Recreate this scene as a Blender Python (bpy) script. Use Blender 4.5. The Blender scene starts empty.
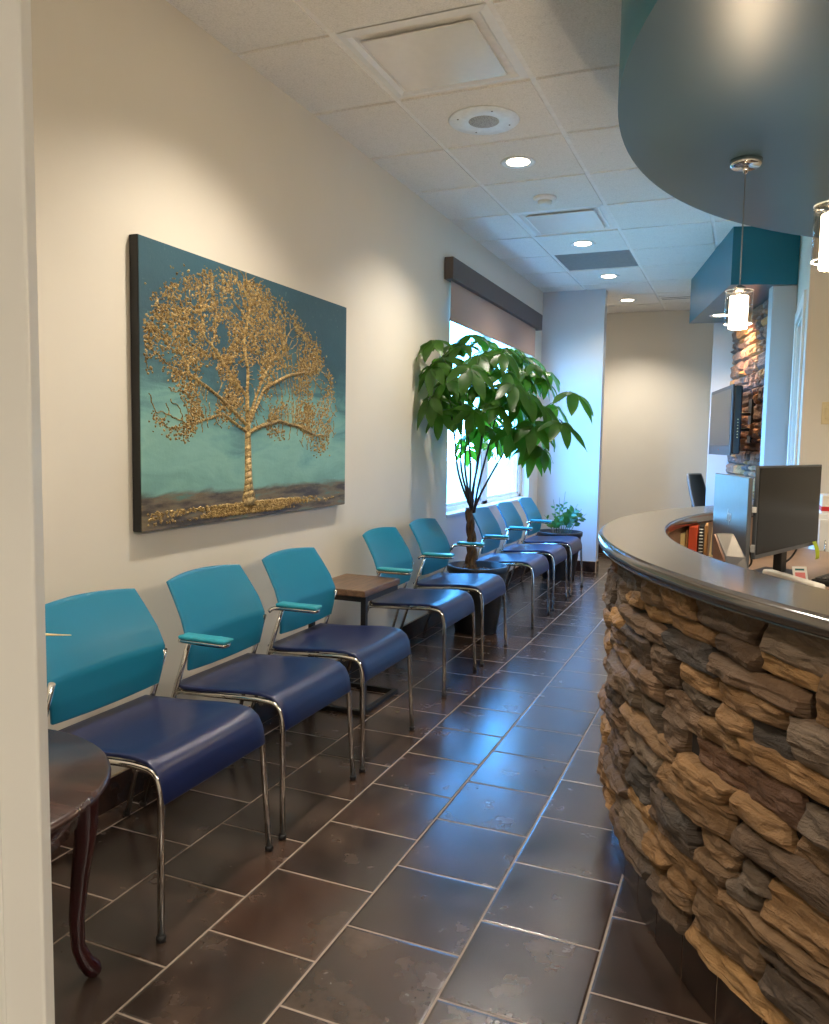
import bpy, bmesh, math, random
import numpy as np
from mathutils import Vector, Matrix, noise
random.seed(7)
sc = bpy.context.scene
COL = sc.collection
PI = math.pi
H = 2.752                      # ceiling height

# ------------------------------------------------------------------ camera
CF, YAW, PITCH, ROLL = 794.417, 0.39223, 0.08617, 0.01671
CX, CZ = 1.914, 1.24
fw = Vector((-math.sin(YAW)*math.cos(PITCH), math.cos(YAW)*math.cos(PITCH), -math.sin(PITCH)))
rt0 = Vector((math.cos(YAW), math.sin(YAW), 0)); up0 = rt0.cross(fw)
rt = rt0*math.cos(ROLL)+up0*math.sin(ROLL); up = -rt0*math.sin(ROLL)+up0*math.cos(ROLL)
cam = bpy.data.cameras.new('camera'); co = bpy.data.objects.new('camera', cam); COL.objects.link(co)
cam.sensor_fit = 'HORIZONTAL'; cam.sensor_width = 36; cam.lens = CF*36/829; cam.clip_start = .02
m = Matrix((( rt.x, up.x, -fw.x, CX), (rt.y, up.y, -fw.y, 0), (rt.z, up.z, -fw.z, CZ), (0, 0, 0, 1)))
co.matrix_world = m
sc.camera = co

def at(px, py, ax, val):
    """point where the sight line through a photo pixel crosses the plane coordinate[ax] = val"""
    d = fw + rt*((px-414.5)/CF) - up*((py-512)/CF); c = Vector((CX, 0, CZ))
    t = (val-c[ax])/d[ax]; return c+d*t

# ------------------------------------------------------------------ materials
def lin(c): return tuple(((v/255)/12.92 if v/255 <= .04045 else ((v/255+.055)/1.055)**2.4) for v in c)
class NT:
    def __init__(s, name):
        s.m = bpy.data.materials.new(name); s.m.use_nodes = True; s.t = s.m.node_tree; s.n = s.t.nodes; s.l = s.t.links
        s.b = s.n['Principled BSDF']; s.out = s.n['Material Output']
    def node(s, typ, **kw):
        n = s.n.new(typ)
        for k, v in kw.items(): setattr(n, k, v)
        return n
    def link(s, a, b): s.l.new(a, b)
    def math(s, op, a, b=None, c=None):
        n = s.node('ShaderNodeMath', operation=op)
        for i, v in enumerate((a, b, c)):
            if v is None: continue
            if isinstance(v, (int, float)): n.inputs[i].default_value = v
            else: s.link(v, n.inputs[i])
        return n.outputs[0]
    def noise(s, vec, scale, detail=4, rough=.5, dist=0):
        n = s.node('ShaderNodeTexNoise'); n.inputs['Scale'].default_value = scale; n.inputs['Detail'].default_value = detail
        n.inputs['Roughness'].default_value = rough; n.inputs['Distortion'].default_value = dist
        if vec is not None: s.link(vec, n.inputs['Vector'])
        return n.outputs['Fac']
    def ramp(s, fac, stops):
        n = s.node('ShaderNodeValToRGB'); r = n.color_ramp
        while len(r.elements) > 1: r.elements.remove(r.elements[-1])
        r.elements[0].position = stops[0][0]; r.elements[0].color = (*stops[0][1], 1)
        for p, c in stops[1:]:
            e = r.elements.new(p); e.color = (*c, 1)
        s.link(fac, n.inputs[0]); return n.outputs[0]
    def mix(s, fac, a, b, mode='MIX'):
        n = s.node('ShaderNodeMix', data_type='RGBA', blend_type=mode)
        for sock, v in ((n.inputs[0], fac), (n.inputs[6], a), (n.inputs[7], b)):
            if isinstance(v, (int, float)): sock.default_value = v
            elif isinstance(v, tuple): sock.default_value = (*v, 1)
            else: s.link(v, sock)
        return n.outputs[2]
    def bump(s, h, strength=.3, dist=.01):
        n = s.node('ShaderNodeBump'); n.inputs['Strength'].default_value = strength; n.inputs['Distance'].default_value = dist
        s.link(h, n.inputs['Height']); s.link(n.outputs[0], s.b.inputs['Normal'])
    def obj(s): return s.node('ShaderNodeTexCoord').outputs['Object']
    def pos(s): return s.node('ShaderNodeNewGeometry').outputs['Position']
    def scaled(s, vec, sx, sy, sz):
        n = s.node('ShaderNodeMapping'); n.inputs['Scale'].default_value = (sx, sy, sz); s.link(vec, n.inputs['Vector']); return n.outputs[0]

def plain(name, rgb, rough=.5, metal=0, var=.06, scale=30, bump=0, spec=.5, coat=0, bscale=200):
    t = NT(name); c = lin(rgb); v = t.obj()
    f = t.noise(v, scale, 3)
    lo = tuple(x*(1-var) for x in c); hi = tuple(min(1, x*(1+var)) for x in c)
    t.link(t.ramp(f, [(.3, lo), (.7, hi)]), t.b.inputs['Base Color'])
    t.b.inputs['Roughness'].default_value = rough; t.b.inputs['Metallic'].default_value = metal
    t.b.inputs['Specular IOR Level'].default_value = spec; t.b.inputs['Coat Weight'].default_value = coat
    if bump: t.bump(t.noise(v, bscale, 2), bump, .002)
    return t.m
def emis(name, rgb, strength):
    t = NT(name); t.b.inputs['Base Color'].default_value = (*lin(rgb), 1)
    t.b.inputs['Emission Color'].default_value = (*lin(rgb), 1); t.b.inputs['Emission Strength'].default_value = strength
    return t.m

M = {}
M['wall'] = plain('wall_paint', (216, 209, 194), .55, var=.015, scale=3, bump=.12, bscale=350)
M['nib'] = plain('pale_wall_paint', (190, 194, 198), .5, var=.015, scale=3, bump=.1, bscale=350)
M['trim'] = plain('white_trim_paint', (226, 224, 216), .4, var=.02, scale=2)
M['teal'] = plain('teal_wall_paint', (20, 104, 124), .36, var=.03, scale=4, bump=.05, bscale=300)
M['chrome'] = plain('chrome', (215, 212, 206), .1, 1, var=.02)
M['back'] = plain('teal_plastic', (18, 112, 142), .38, var=.02, scale=8, bump=.05, bscale=900)
M['arm'] = plain('teal_arm_plastic', (44, 142, 158), .35, var=.02)
M['seat'] = plain('navy_plastic', (18, 30, 70), .34, var=.04, scale=8, bump=.06, bscale=900)
M['black'] = plain('black_metal', (24, 23, 24), .4, .2)
M['blackpl'] = plain('black_plastic', (20, 20, 22), .45)
M['darkgrey'] = plain('dark_grey_plastic', (62, 62, 64), .4)
M['grey'] = plain('grey_plastic', (128, 130, 130), .4)
M['pot'] = plain('black_pot', (20, 24, 30), .45, var=.1, scale=6)
M['soil'] = plain('bark_mulch', (84, 66, 52), .95, var=.6, scale=60, bump=.9, bscale=60)
M['white'] = plain('white_plastic', (232, 234, 234), .4, var=.02)
M['lacquer'] = plain('dark_cherry_lacquer', (46, 14, 18), .18, var=.25, scale=12, coat=.6)
M['valance'] = plain('valance_vinyl', (84, 76, 74), .6)
M['paper'] = plain('white_paper', (235, 232, 225), .7)
M['orange'] = plain('orange_card', (214, 84, 48), .55)
M['cream'] = plain('cream_card', (226, 206, 150), .6)
M['tanboard'] = plain('tan_board', (176, 132, 84), .65)
M['tealboard'] = plain('teal_card', (40, 110, 110), .6)
M['kraft'] = plain('copper_brown_plastic', (122, 92, 76), .3, .3, var=.1)
M['sticky'] = plain('lime_sticky_note', (205, 222, 40), .6)
M['red'] = plain('red_print', (205, 40, 40), .5)
M['pinkprint'] = plain('pink_print', (226, 130, 124), .6)
M['almond'] = plain('almond_plate', (214, 196, 152), .4)
M['vase'] = plain('teal_glaze', (22, 78, 92), .15, coat=.5)
M['laminate'] = plain('desk_laminate', (150, 124, 102), .4, var=.1, scale=8)
M['slate'] = plain('grey_return_grille', (156, 162, 166), .6)
M['paleblue'] = plain('pale_plastic_trim', (232, 240, 245), .35)
M['brownglow'] = plain('black_gloss_plastic', (16, 14, 15), .2, coat=.3)
M['tvscreen'] = plain('tv_screen', (52, 52, 52), .28)
M['screen'] = plain('monitor_glass', (5, 5, 6), .18, var=.02, spec=.12)
M['monback'] = plain('monitor_back', (92, 98, 104), .34, .35)
M['outside'] = plain('outdoor_paving', (190, 140, 96), .8)

def wood(name, c1, c2, rough=.4, sc_=(3, 30, 30)):
    t = NT(name); v = t.scaled(t.obj(), *sc_)
    f = t.noise(v, 1.6, 6, .6, .6)
    t.link(t.ramp(f, [(.3, lin(c1)), (.7, lin(c2))]), t.b.inputs['Base Color'])
    t.b.inputs['Roughness'].default_value = rough; t.bump(f, .15, .002); return t.m
M['tabletop'] = wood('brown_wood_top', (72, 52, 38), (122, 92, 66), .35, (30, 4, 30))
M['roundtop'] = wood('dark_wood_top', (40, 28, 28), (70, 50, 46), .22, (4, 26, 26))
M['trunk'] = wood('braided_bark', (54, 38, 27), (112, 84, 58), .85, (60, 60, 10))
M['stem'] = plain('thin_brown_stem', (44, 34, 28), .7)

def floor_mat():
    t = NT('brown_porcelain_tile'); p = t.pos()
    s = t.node('ShaderNodeSeparateXYZ'); t.link(p, s.inputs[0]); X, Y = s.outputs[0], s.outputs[1]
    x1, w, L, y1 = .7131, .3105, .3211, 1.5802
    u = t.math('DIVIDE', t.math('SUBTRACT', X, x1-w*20), w); colm = t.math('FLOOR', u); fx = t.math('FRACT', u)
    par = t.math('MULTIPLY', t.math('MODULO', colm, 2), .5)
    vv = t.math('DIVIDE', t.math('SUBTRACT', Y, y1-L*20), L); v = t.math('ADD', vv, t.math('ADD', par, 0.0))
    row = t.math('FLOOR', v); fy = t.math('FRACT', v)
    ex = t.math('MULTIPLY', t.math('MINIMUM', fx, t.math('SUBTRACT', 1, fx)), w)
    ey = t.math('MULTIPLY', t.math('MINIMUM', fy, t.math('SUBTRACT', 1, fy)), L)
    e = t.math('MINIMUM', ex, ey)
    mr = t.node('ShaderNodeMapRange'); mr.inputs[1].default_value = .0017; mr.inputs[2].default_value = .0034; t.link(e, mr.inputs[0])
    tile = mr.outputs[0]
    mr2 = t.node('ShaderNodeMapRange'); mr2.inputs[1].default_value = .001; mr2.inputs[2].default_value = .008; t.link(e, mr2.inputs[0])
    cb = t.node('ShaderNodeCombineXYZ'); t.link(colm, cb.inputs[0]); t.link(row, cb.inputs[1])
    wn = t.node('ShaderNodeTexWhiteNoise', noise_dimensions='3D'); t.link(cb.outputs[0], wn.inputs['Vector'])
    # per-tile offset of the mottling
    va = t.node('ShaderNodeVectorMath', operation='MULTIPLY_ADD'); t.link(wn.outputs['Color'], va.inputs[0]); va.inputs[1].default_value = (9, 9, 9); t.link(p, va.inputs[2])
    n1 = t.noise(va.outputs[0], 4.5, 5, .6, 0); n2 = t.noise(va.outputs[0], 2.4, 3, .5, 0)
    base = t.ramp(n1, [(.28, lin((36, 27, 23))), (.5, lin((56, 44, 37))), (.72, lin((84, 69, 59)))])
    rust = t.ramp(n2, [(.48, (0, 0, 0)), (.74, (1, 1, 1))])
    colr = t.mix(t.math('MULTIPLY', rust, .55), base, lin((80, 54, 40)))
    tone = t.math('ADD', t.math('MULTIPLY', wn.outputs['Value'], .28), .86)
    tn = t.node('ShaderNodeCombineColor'); [t.link(tone, tn.inputs[i]) for i in range(3)]
    colr = t.mix(1.0, colr, tn.outputs[0], 'MULTIPLY')
    g = t.mix(t.noise(p, 14, 3), lin((128, 112, 98)), lin((160, 144, 128)))
    t.link(t.mix(tile, g, colr), t.b.inputs['Base Color'])
    r = t.math('ADD', t.math('MULTIPLY', t.noise(va.outputs[0], 9, 5, .6), .16), .17)
    rr = t.node('ShaderNodeMix', data_type='FLOAT'); t.link(tile, rr.inputs[0]); rr.inputs[2].default_value = .8; t.link(r, rr.inputs[3])
    t.link(rr.outputs[0], t.b.inputs['Roughness']); t.b.inputs['Specular IOR Level'].default_value = .85
    h = t.math('ADD', t.math('MULTIPLY', mr2.outputs[0], 1.0), t.math('MULTIPLY', t.noise(va.outputs[0], 9, 4, .5), .25))
    t.bump(h, .35, .003)
    return t.m
M['floor'] = floor_mat()

def basetile_mat():
    t = NT('dark_base_tile'); n = t.noise(t.pos(), 8, 6, .6)
    t.link(t.ramp(n, [(.3, lin((32, 22, 20))), (.7, lin((62, 44, 36)))]), t.b.inputs['Base Color'])
    t.b.inputs['Roughness'].default_value = .25; return t.m
M['basetile'] = basetile_mat()
M['grout'] = plain('grout', (168, 148, 124), .8)

def ceil_mat():
    t = NT('fissured_ceiling_tile'); p = t.pos()
    vn = t.node('ShaderNodeTexVoronoi', feature='DISTANCE_TO_EDGE'); vn.inputs['Scale'].default_value = 5
    va = t.node('ShaderNodeVectorMath', operation='ADD'); nn = t.node('ShaderNodeTexNoise'); nn.inputs['Scale'].default_value = 6; nn.inputs['Detail'].default_value = 5
    t.link(p, nn.inputs['Vector']); t.link(nn.outputs['Color'], va.inputs[0]); t.link(p, va.inputs[1]); t.link(va.outputs[0], vn.inputs['Vector'])
    crack = t.ramp(vn.outputs['Distance'], [(0, (.72, .72, .72)), (.02, (1, 1, 1))])
    fine = t.ramp(t.noise(p, 160, 2), [(.35, lin((224, 221, 214))), (.6, lin((236, 233, 227)))])
    t.link(t.mix(.45, fine, crack, 'MULTIPLY'), t.b.inputs['Base Color']); t.b.inputs['Roughness'].default_value = .9
    t.bump(t.noise(p, 90, 3), .15, .002); return t.m
M['ceil'] = ceil_mat()
M['grid'] = plain('white_grid_metal', (234, 232, 228), .45)

def counter_mat():
    t = NT('dark_quartz'); p = t.obj()
    v = t.node('ShaderNodeTexVoronoi'); v.inputs['Scale'].default_value = 260; t.link(p, v.inputs['Vector'])
    sp = t.ramp(v.outputs['Distance'], [(0, (1, 1, 1)), (.14, (0, 0, 0))])
    n = t.ramp(t.noise(p, 6, 5), [(.3, lin((58, 51, 46))), (.7, lin((70, 62, 56)))])
    t.link(t.mix(t.math('MULTIPLY', sp, .25), n, lin((170, 160, 145))), t.b.inputs['Base Color'])
    t.b.inputs['Roughness'].default_value = .14; t.b.inputs['IOR'].default_value = 2.3; return t.m
M['counter'] = counter_mat()

def stone_mat(name):
    t = NT(name); a = t.node('ShaderNodeAttribute'); a.attribute_name = 'stone_colour'
    uv = t.node('ShaderNodeUVMap').outputs[0]
    s1 = t.noise(t.scaled(uv, 5, 34, 1), 1.0, 8, .65, 1.2); s2 = t.noise(t.scaled(uv, 22, 30, 1), 1.0, 6, .6, .5); s3 = t.noise(t.scaled(uv, 3, 5, 1), 1.0, 4)
    k = t.ramp(s1, [(.25, (.62, .6, .6)), (.5, (.95, .93, .9)), (.78, (1.3, 1.22, 1.1))])
    c = t.mix(1.0, a.outputs['Color'], k, 'MULTIPLY')
    c = t.mix(t.math('MULTIPLY', t.ramp(s3, [(.5, (0, 0, 0)), (.68, (1, 1, 1))]), .35), c, lin((128, 92, 56)))
    c = t.mix(t.math('MULTIPLY', t.ramp(s2, [(.62, (0, 0, 0)), (.75, (1, 1, 1))]), .3), c, lin((150, 138, 122)))
    t.link(c, t.b.inputs['Base Color']); t.b.inputs['Roughness'].default_value = .72
    t.bump(t.math('ADD', t.math('MULTIPLY', s1, 1.0), t.math('MULTIPLY', s2, .9)), 1.0, .02); return t.m
M['stone'] = stone_mat('ledge_stone')
M['mortar'] = plain('dark_mortar', (34, 29, 26), .95)

def leaf_mat(name, c1, c2, trans):
    t = NT(name); n = t.noise(t.pos(), 14, 4)
    c = t.ramp(n, [(.3, lin(c1)), (.7, lin(c2))])
    t.link(c, t.b.inputs['Base Color']); t.b.inputs['Roughness'].default_value = .34
    tr = t.node('ShaderNodeBsdfTranslucent'); cc = t.mix(.5, c, lin((120, 190, 30))); t.link(cc, tr.inputs[0])
    mx = t.node('ShaderNodeMixShader'); mx.inputs[0].default_value = trans
    t.link(t.b.outputs[0], mx.inputs[1]); t.link(tr.outputs[0], mx.inputs[2]); t.link(mx.outputs[0], t.out.inputs[0]); return t.m
M['leaf'] = leaf_mat('glossy_green_leaf', (34, 62, 26), (66, 100, 40), .5)
M['leaf2'] = leaf_mat('dark_green_leaf', (28, 62, 40), (70, 120, 54), .25)

def glass_mat(name, tint=(1, 1, 1), refl=.08):
    t = NT(name); tr = t.node('ShaderNodeBsdfTransparent'); tr.inputs[0].default_value = (*tint, 1)
    gl = t.node('ShaderNodeBsdfGlossy'); gl.inputs['Roughness'].default_value = .03
    lw = t.node('ShaderNodeLayerWeight'); lw.inputs[0].default_value = .5
    mx = t.node('ShaderNodeMixShader'); t.link(t.math('ADD', t.math('MULTIPLY', t.math('POWER', lw.outputs['Facing'], 5), .9), .03), mx.inputs[0])
    t.link(tr.outputs[0], mx.inputs[1]); t.link(gl.outputs[0], mx.inputs[2]); t.link(mx.outputs[0], t.out.inputs[0]); return t.m
M['glass'] = glass_mat('window_glass', (.9, .97, 1)); M['shadeglass'] = glass_mat('clear_lamp_glass', (.95, .93, .9))
def fabric_shade():
    t = NT('roller_shade_fabric'); c = lin((186, 160, 146)); t.b.inputs['Base Color'].default_value = (*c, 1); t.b.inputs['Roughness'].default_value = .9
    tr = t.node('ShaderNodeBsdfTranslucent'); tr.inputs[0].default_value = (*lin((170, 130, 110)), 1)
    mx = t.node('ShaderNodeMixShader'); mx.inputs[0].default_value = .08
    t.link(t.b.outputs[0], mx.inputs[1]); t.link(tr.outputs[0], mx.inputs[2]); t.link(mx.outputs[0], t.out.inputs[0])
    w = t.node('ShaderNodeTexWave'); w.inputs['Scale'].default_value = 300; t.link(t.obj(), w.inputs['Vector']); t.bump(w.outputs['Fac'], .1, .001); return t.m
M['shade'] = fabric_shade()
M['lens'] = emis('lit_lamp_lens', (255, 232, 200), 22)
M['crystal'] = emis('lit_crystal_rods', (255, 238, 212), 14)

def paint_mat():
    t = NT('teal_gold_canvas'); p = t.pos(); s = t.node('ShaderNodeSeparateXYZ'); t.link(p, s.inputs[0])
    sm = t.noise(t.scaled(p, 1, 2.2, 9), 1.6, 7, .6, .8); bl = t.noise(p, 2.4, 4, .5, .4)
    v = t.math('DIVIDE', t.math('SUBTRACT', s.outputs[2], .924), .987)
    v2 = t.math('ADD', v, t.math('ADD', t.math('MULTIPLY', t.math('SUBTRACT', sm, .5), .5), t.math('MULTIPLY', t.math('SUBTRACT', bl, .5), .6)))
    sky = t.ramp(v2, [(.1, lin((108, 152, 142))), (.28, lin((126, 172, 160))), (.40, lin((104, 152, 148))), (.52, lin((66, 106, 112))), (.68, lin((46, 78, 90))), (1, lin((50, 84, 96)))])
    ve = t.math('ADD', v, t.math('MULTIPLY', t.math('SUBTRACT', sm, .5), .05))
    earthm = t.ramp(ve, [(.115, (1, 1, 1)), (.135, (0, 0, 0))])
    edge = t.ramp(t.noise(t.scaled(p, 1, 3, 16), 1.5, 6, .6), [(.4, lin((58, 52, 44))), (.55, lin((112, 98, 74))), (.7, lin((78, 120, 108)))])
    sp = t.ramp(t.noise(p, 55, 3, .7), [(.66, (0, 0, 0)), (.72, (1, 1, 1))])
    c = t.mix(t.math('MULTIPLY', sp, .15), sky, lin((190, 220, 205)))
    t.link(t.mix(earthm, c, edge), t.b.inputs['Base Color']); t.b.inputs['Roughness'].default_value = .5
    t.bump(t.noise(p, 40, 6, .7), .35, .004); return t.m
M['canvas'] = paint_mat()
def gold():
    t = NT('gold_relief_paint'); n = t.noise(t.pos(), 70, 5, .7)
    t.link(t.ramp(n, [(.3, lin((70, 58, 38))), (.48, lin((150, 124, 76))), (.7, lin((214, 190, 130)))]), t.b.inputs['Base Color'])
    t.b.inputs['Metallic'].default_value = .45; t.b.inputs['Roughness'].default_value = .42; t.bump(n, .8, .006); return t.m
M['gold'] = gold()

# ------------------------------------------------------------------ mesh builder
class MB:
    def __init__(s): s.v = []; s.f = []; s.sm = []; s.mi = []; s.uv = None; s.col = None
    def add(s, vs, fs, smooth=False, mi=0):
        b = len(s.v); s.v += [tuple(x) for x in vs]; s.f += [tuple(i+b for i in f) for f in fs]; s.sm += [smooth]*len(fs); s.mi += [mi]*len(fs); return b
    def box(s, x0, x1, y0, y1, z0, z1, M4=None, mi=0):
        vs = [Vector((x, y, z)) for z in (z0, z1) for x, y in ((x0, y0), (x1, y0), (x1, y1), (x0, y1))]
        if M4 is not None: vs = [M4 @ v for v in vs]
        s.add(vs, [(3, 2, 1, 0), (4, 5, 6, 7), (0, 1, 5, 4), (1, 2, 6, 5), (2, 3, 7, 6), (3, 0, 4, 7)], mi=mi); return s
    def prism(s, poly, z0, z1, mi=0):
        n = len(poly); a = sum(poly[i][0]*poly[(i+1) % n][1]-poly[(i+1) % n][0]*poly[i][1] for i in range(n))
        if a < 0: poly = poly[::-1]
        vs = [(x, y, z0) for x, y in poly]+[(x, y, z1) for x, y in poly]
        s.add(vs, [tuple(range(n-1, -1, -1)), tuple(range(n, 2*n))]+[(i, (i+1) % n, n+(i+1) % n, n+i) for i in range(n)], mi=mi); return s
    def tube(s, pts, r, n=10, cap=True, flat=1.0, mi=0):
        pts = [Vector(p) for p in pts]; rs = r if isinstance(r, (list, tuple)) else [r]*len(pts)
        vs = []; t = (pts[1]-pts[0]).normalized(); a = Vector((0, 0, 1)) if abs(t.z) < .9 else Vector((0, 1, 0)); u = t.cross(a).normalized()
        for i, p in enumerate(pts):
            t = ((pts[min(i+1, len(pts)-1)]-p).normalized()+(p-pts[max(i-1, 0)]).normalized())
            t = t.normalized() if t.length > 1e-6 else Vector((0, 0, 1))
            u = (u-t*u.dot(t)); u = u.normalized() if u.length > 1e-6 else t.orthogonal().normalized(); w = t.cross(u)
            for k in range(n):
                an = 2*PI*k/n; vs.append(p+u*(math.cos(an)*rs[i])+w*(math.sin(an)*rs[i]*flat))
        fs = [(i*n+k, i*n+(k+1) % n, (i+1)*n+(k+1) % n, (i+1)*n+k) for i in range(len(pts)-1) for k in range(n)]
        b = s.add(vs, fs, True, mi)
        if cap:
            m_ = len(pts)-1; s.f += [tuple(b+k for k in range(n-1, -1, -1)), tuple(b+m_*n+k for k in range(n))]; s.sm += [False]*2; s.mi += [mi]*2
        return s
    def lathe(s, prof, c=(0, 0, 0), n=32, smooth=True, M4=None, mi=0, cap=True):
        vs = []; 
        for r, z in prof:
            for k in range(n):
                a = 2*PI*k/n; v = Vector((c[0]+r*math.cos(a), c[1]+r*math.sin(a), c[2]+z)); vs.append(M4 @ v if M4 is not None else v)
        fs = [(i*n+k, i*n+(k+1) % n, (i+1)*n+(k+1) % n, (i+1)*n+k) for i in range(len(prof)-1) for k in range(n)]
        b = s.add(vs, fs, smooth, mi)
        e = len(prof)-1
        if cap and prof[0][0] > 1e-5: s.f.append(tuple(b+k for k in range(n-1, -1, -1))); s.sm.append(False); s.mi.append(mi)
        if cap and prof[-1][0] > 1e-5: s.f.append(tuple(b+e*n+k for k in range(n))); s.sm.append(False); s.mi.append(mi)
        return s
    def sweep(s, prof, c, a0, a1, n, smooth=False, caps=True):
        """closed (r, z) profile swept round a vertical axis from angle a0 to a1 (degrees)"""
        m_ = len(prof); vs = []
        for i in range(n+1):
            a = math.radians(a0+(a1-a0)*i/n)
            for r, z in prof: vs.append((c[0]+r*math.cos(a), c[1]+r*math.sin(a), z))
        fs = [(i*m_+k, (i+1)*m_+k, (i+1)*m_+(k+1) % m_, i*m_+(k+1) % m_) for i in range(n) for k in range(m_)]
        b = s.add(vs, fs, smooth)
        if caps: s.f += [tuple(b+k for k in range(m_)), tuple(b+n*m_+k for k in range(m_-1, -1, -1))]; s.sm += [False]*2; s.mi += [0]*2
        return s
    def grid(s, fn, nu, nv, smooth=True, mi=0, thick=None):
        vs = [Vector(fn(i/nu, j/nv)) for i in range(nu+1) for j in range(nv+1)]
        W_ = nv+1; fs = [(i*W_+j, (i+1)*W_+j, (i+1)*W_+j+1, i*W_+j+1) for i in range(nu) for j in range(nv)]
        s.add(vs, fs, smooth, mi); return s
    def build(s, name, mat, parent=None, bevel=0, seg=2, solid=0, subsurf=0, loc=None, smooth_angle=None):
        me = bpy.data.meshes.new(name); me.from_pydata(s.v, [], s.f); me.update()
        mats = mat if isinstance(mat, (list, tuple)) else [mat]
        for m_ in mats: me.materials.append(m_)
        me.polygons.foreach_set('use_smooth', s.sm); me.polygons.foreach_set('material_index', s.mi)
        if s.uv is not None:
            ul = me.uv_layers.new(name='UVMap'); vi = np.empty(len(me.loops), dtype=np.int32); me.loops.foreach_get('vertex_index', vi)
            ul.data.foreach_set('uv', np.array(s.uv, dtype=np.float32)[vi].ravel())
        if s.col is not None:
            ca = me.color_attributes.new('stone_colour', 'FLOAT_COLOR', 'POINT'); ca.data.foreach_set('color', np.array(s.col, dtype=np.float32).ravel())
        bm = bmesh.new(); bm.from_mesh(me)
        if s.uv is None: bmesh.ops.recalc_face_normals(bm, faces=bm.faces)
        bm.to_mesh(me); bm.free()
        o = bpy.data.objects.new(name, me); COL.objects.link(o)
        if parent: o.parent = parent
        if solid: md = o.modifiers.new('solid', 'SOLIDIFY'); md.thickness = solid; md.offset = 0
        if bevel: md = o.modifiers.new('bevel', 'BEVEL'); md.width = bevel; md.segments = seg; md.limit_method = 'ANGLE'; md.angle_limit = math.radians(40)
        if subsurf: md = o.modifiers.new('sub', 'SUBSURF'); md.levels = md.render_levels = subsurf
        return o

def tag(o, label=None, cat=None, group=None, kind=None):
    if label: o['label'] = label
    if cat: o['category'] = cat
    if group: o['group'] = group
    if kind: o['kind'] = kind
    return o
def thing(name, label, cat, loc=(0, 0, 0), rz=0, group=None):
    o = bpy.data.objects.new(name, None); o.empty_display_size = .1; COL.objects.link(o); o.location = loc; o.rotation_euler = (0, 0, rz)
    return tag(o, label, cat, group)
def struct(o): o['kind'] = 'structure'; return o
def copy_tree(o, parent=None):
    c = o.copy(); COL.objects.link(c); c.parent = parent
    for ch in list(o.children): copy_tree(ch, c)
    return c
def fillet(pts, r, n=6):
    """round the corners of a polyline"""
    P = [Vector(p) for p in pts]; out = [P[0]]
    for i in range(1, len(P)-1):
        a, b, c = P[i-1], P[i], P[i+1]; d1 = (a-b); d2 = (c-b); q = min(r, d1.length*.49, d2.length*.49)
        p0 = b+d1.normalized()*q; p1 = b+d2.normalized()*q
        for k in range(n+1):
            t = k/n; out.append(p0*(1-t)**2+b*2*t*(1-t)+p1*t*t)
    return out+[P[-1]]
def frame_M(origin, xdir, zdir=(0, 0, 1)):
    x = Vector(xdir).normalized(); z = Vector(zdir); z = (z-x*z.dot(x)).normalized(); y = z.cross(x)
    return Matrix(((x.x, y.x, z.x, origin[0]), (x.y, y.y, z.y, origin[1]), (x.z, y.z, z.z, origin[2]), (0, 0, 0, 1)))

# ================================================================== THE SETTING
YE, YB, XR = 9.3, -1.6, 6.2
struct(MB().box(-.3, XR, YB, YE+.1, -.05, 0).build('floor', M['floor']))
# left wall with the window opening
WY0, WY1, WZ0, WZ1 = 5.21, 7.50, .745, 2.42
w = MB()
w.box(-.22, 0, YB, WY0, 0, H+.05).box(-.22, 0, WY1, YE, 0, H+.05).box(-.22, 0, WY0, WY1, 0, WZ0-.021).box(-.22, 0, WY0, WY1, WZ1, H+.05)
struct(w.build('wall_left', M['wall']))
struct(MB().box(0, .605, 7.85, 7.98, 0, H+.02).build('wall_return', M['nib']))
struct(MB().box(-.22, XR, YE, YE+.12, 0, H+.05).build('wall_back', M['wall']))
struct(MB().box(XR, XR+.12, YB, YE+.1, 0, H+.05).build('wall_right', M['wall']))
struct(MB().box(-.22, XR+.12, YB-.12, YB, 0, H+.05).build('wall_front', M['wall']))
# wall behind the desk with the switch, and its return that holds the far doorway
XW = 2.19; YW = 4.85
w = MB(); w.box(XW, XR, YW, YW+.14, 0, H+.02).box(XW, XW+.12, YW+.14, 5.13, 0, H).box(XW, XW+.12, 5.87, 6.3, 0, H).box(XW, XW+.12, 5.13, 5.87, 2.06, H)
struct(w.build('wall_desk', M['wall']))
w = MB()
w.box(XW-.014, XW, 5.05, 5.13, 0, 2.06+.08).box(XW-.014, XW, 5.87, 5.95, 0, 2.06+.08).box(XW-.014, XW, 5.13, 5.87, 2.06, 2.14)
w.box(XW, XW+.12, 5.13, 5.15, 0, 2.06).box(XW, XW+.12, 5.85, 5.87, 0, 2.06).box(XW, XW+.12, 5.15, 5.85, 2.04, 2.06)
struct(w.build('trim_1', M['trim'], bevel=.004))
struct(MB().box(XW+.05, XW+.09, 5.155, 5.845, .005, 2.035).build('door_2', M['trim'], bevel=.004))
M['greyteal'] = plain('grey_teal_underside', (64, 92, 104), .34, var=.03, scale=4)  # greyer teal, set only on the undersides of soffit and ceiling box
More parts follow.
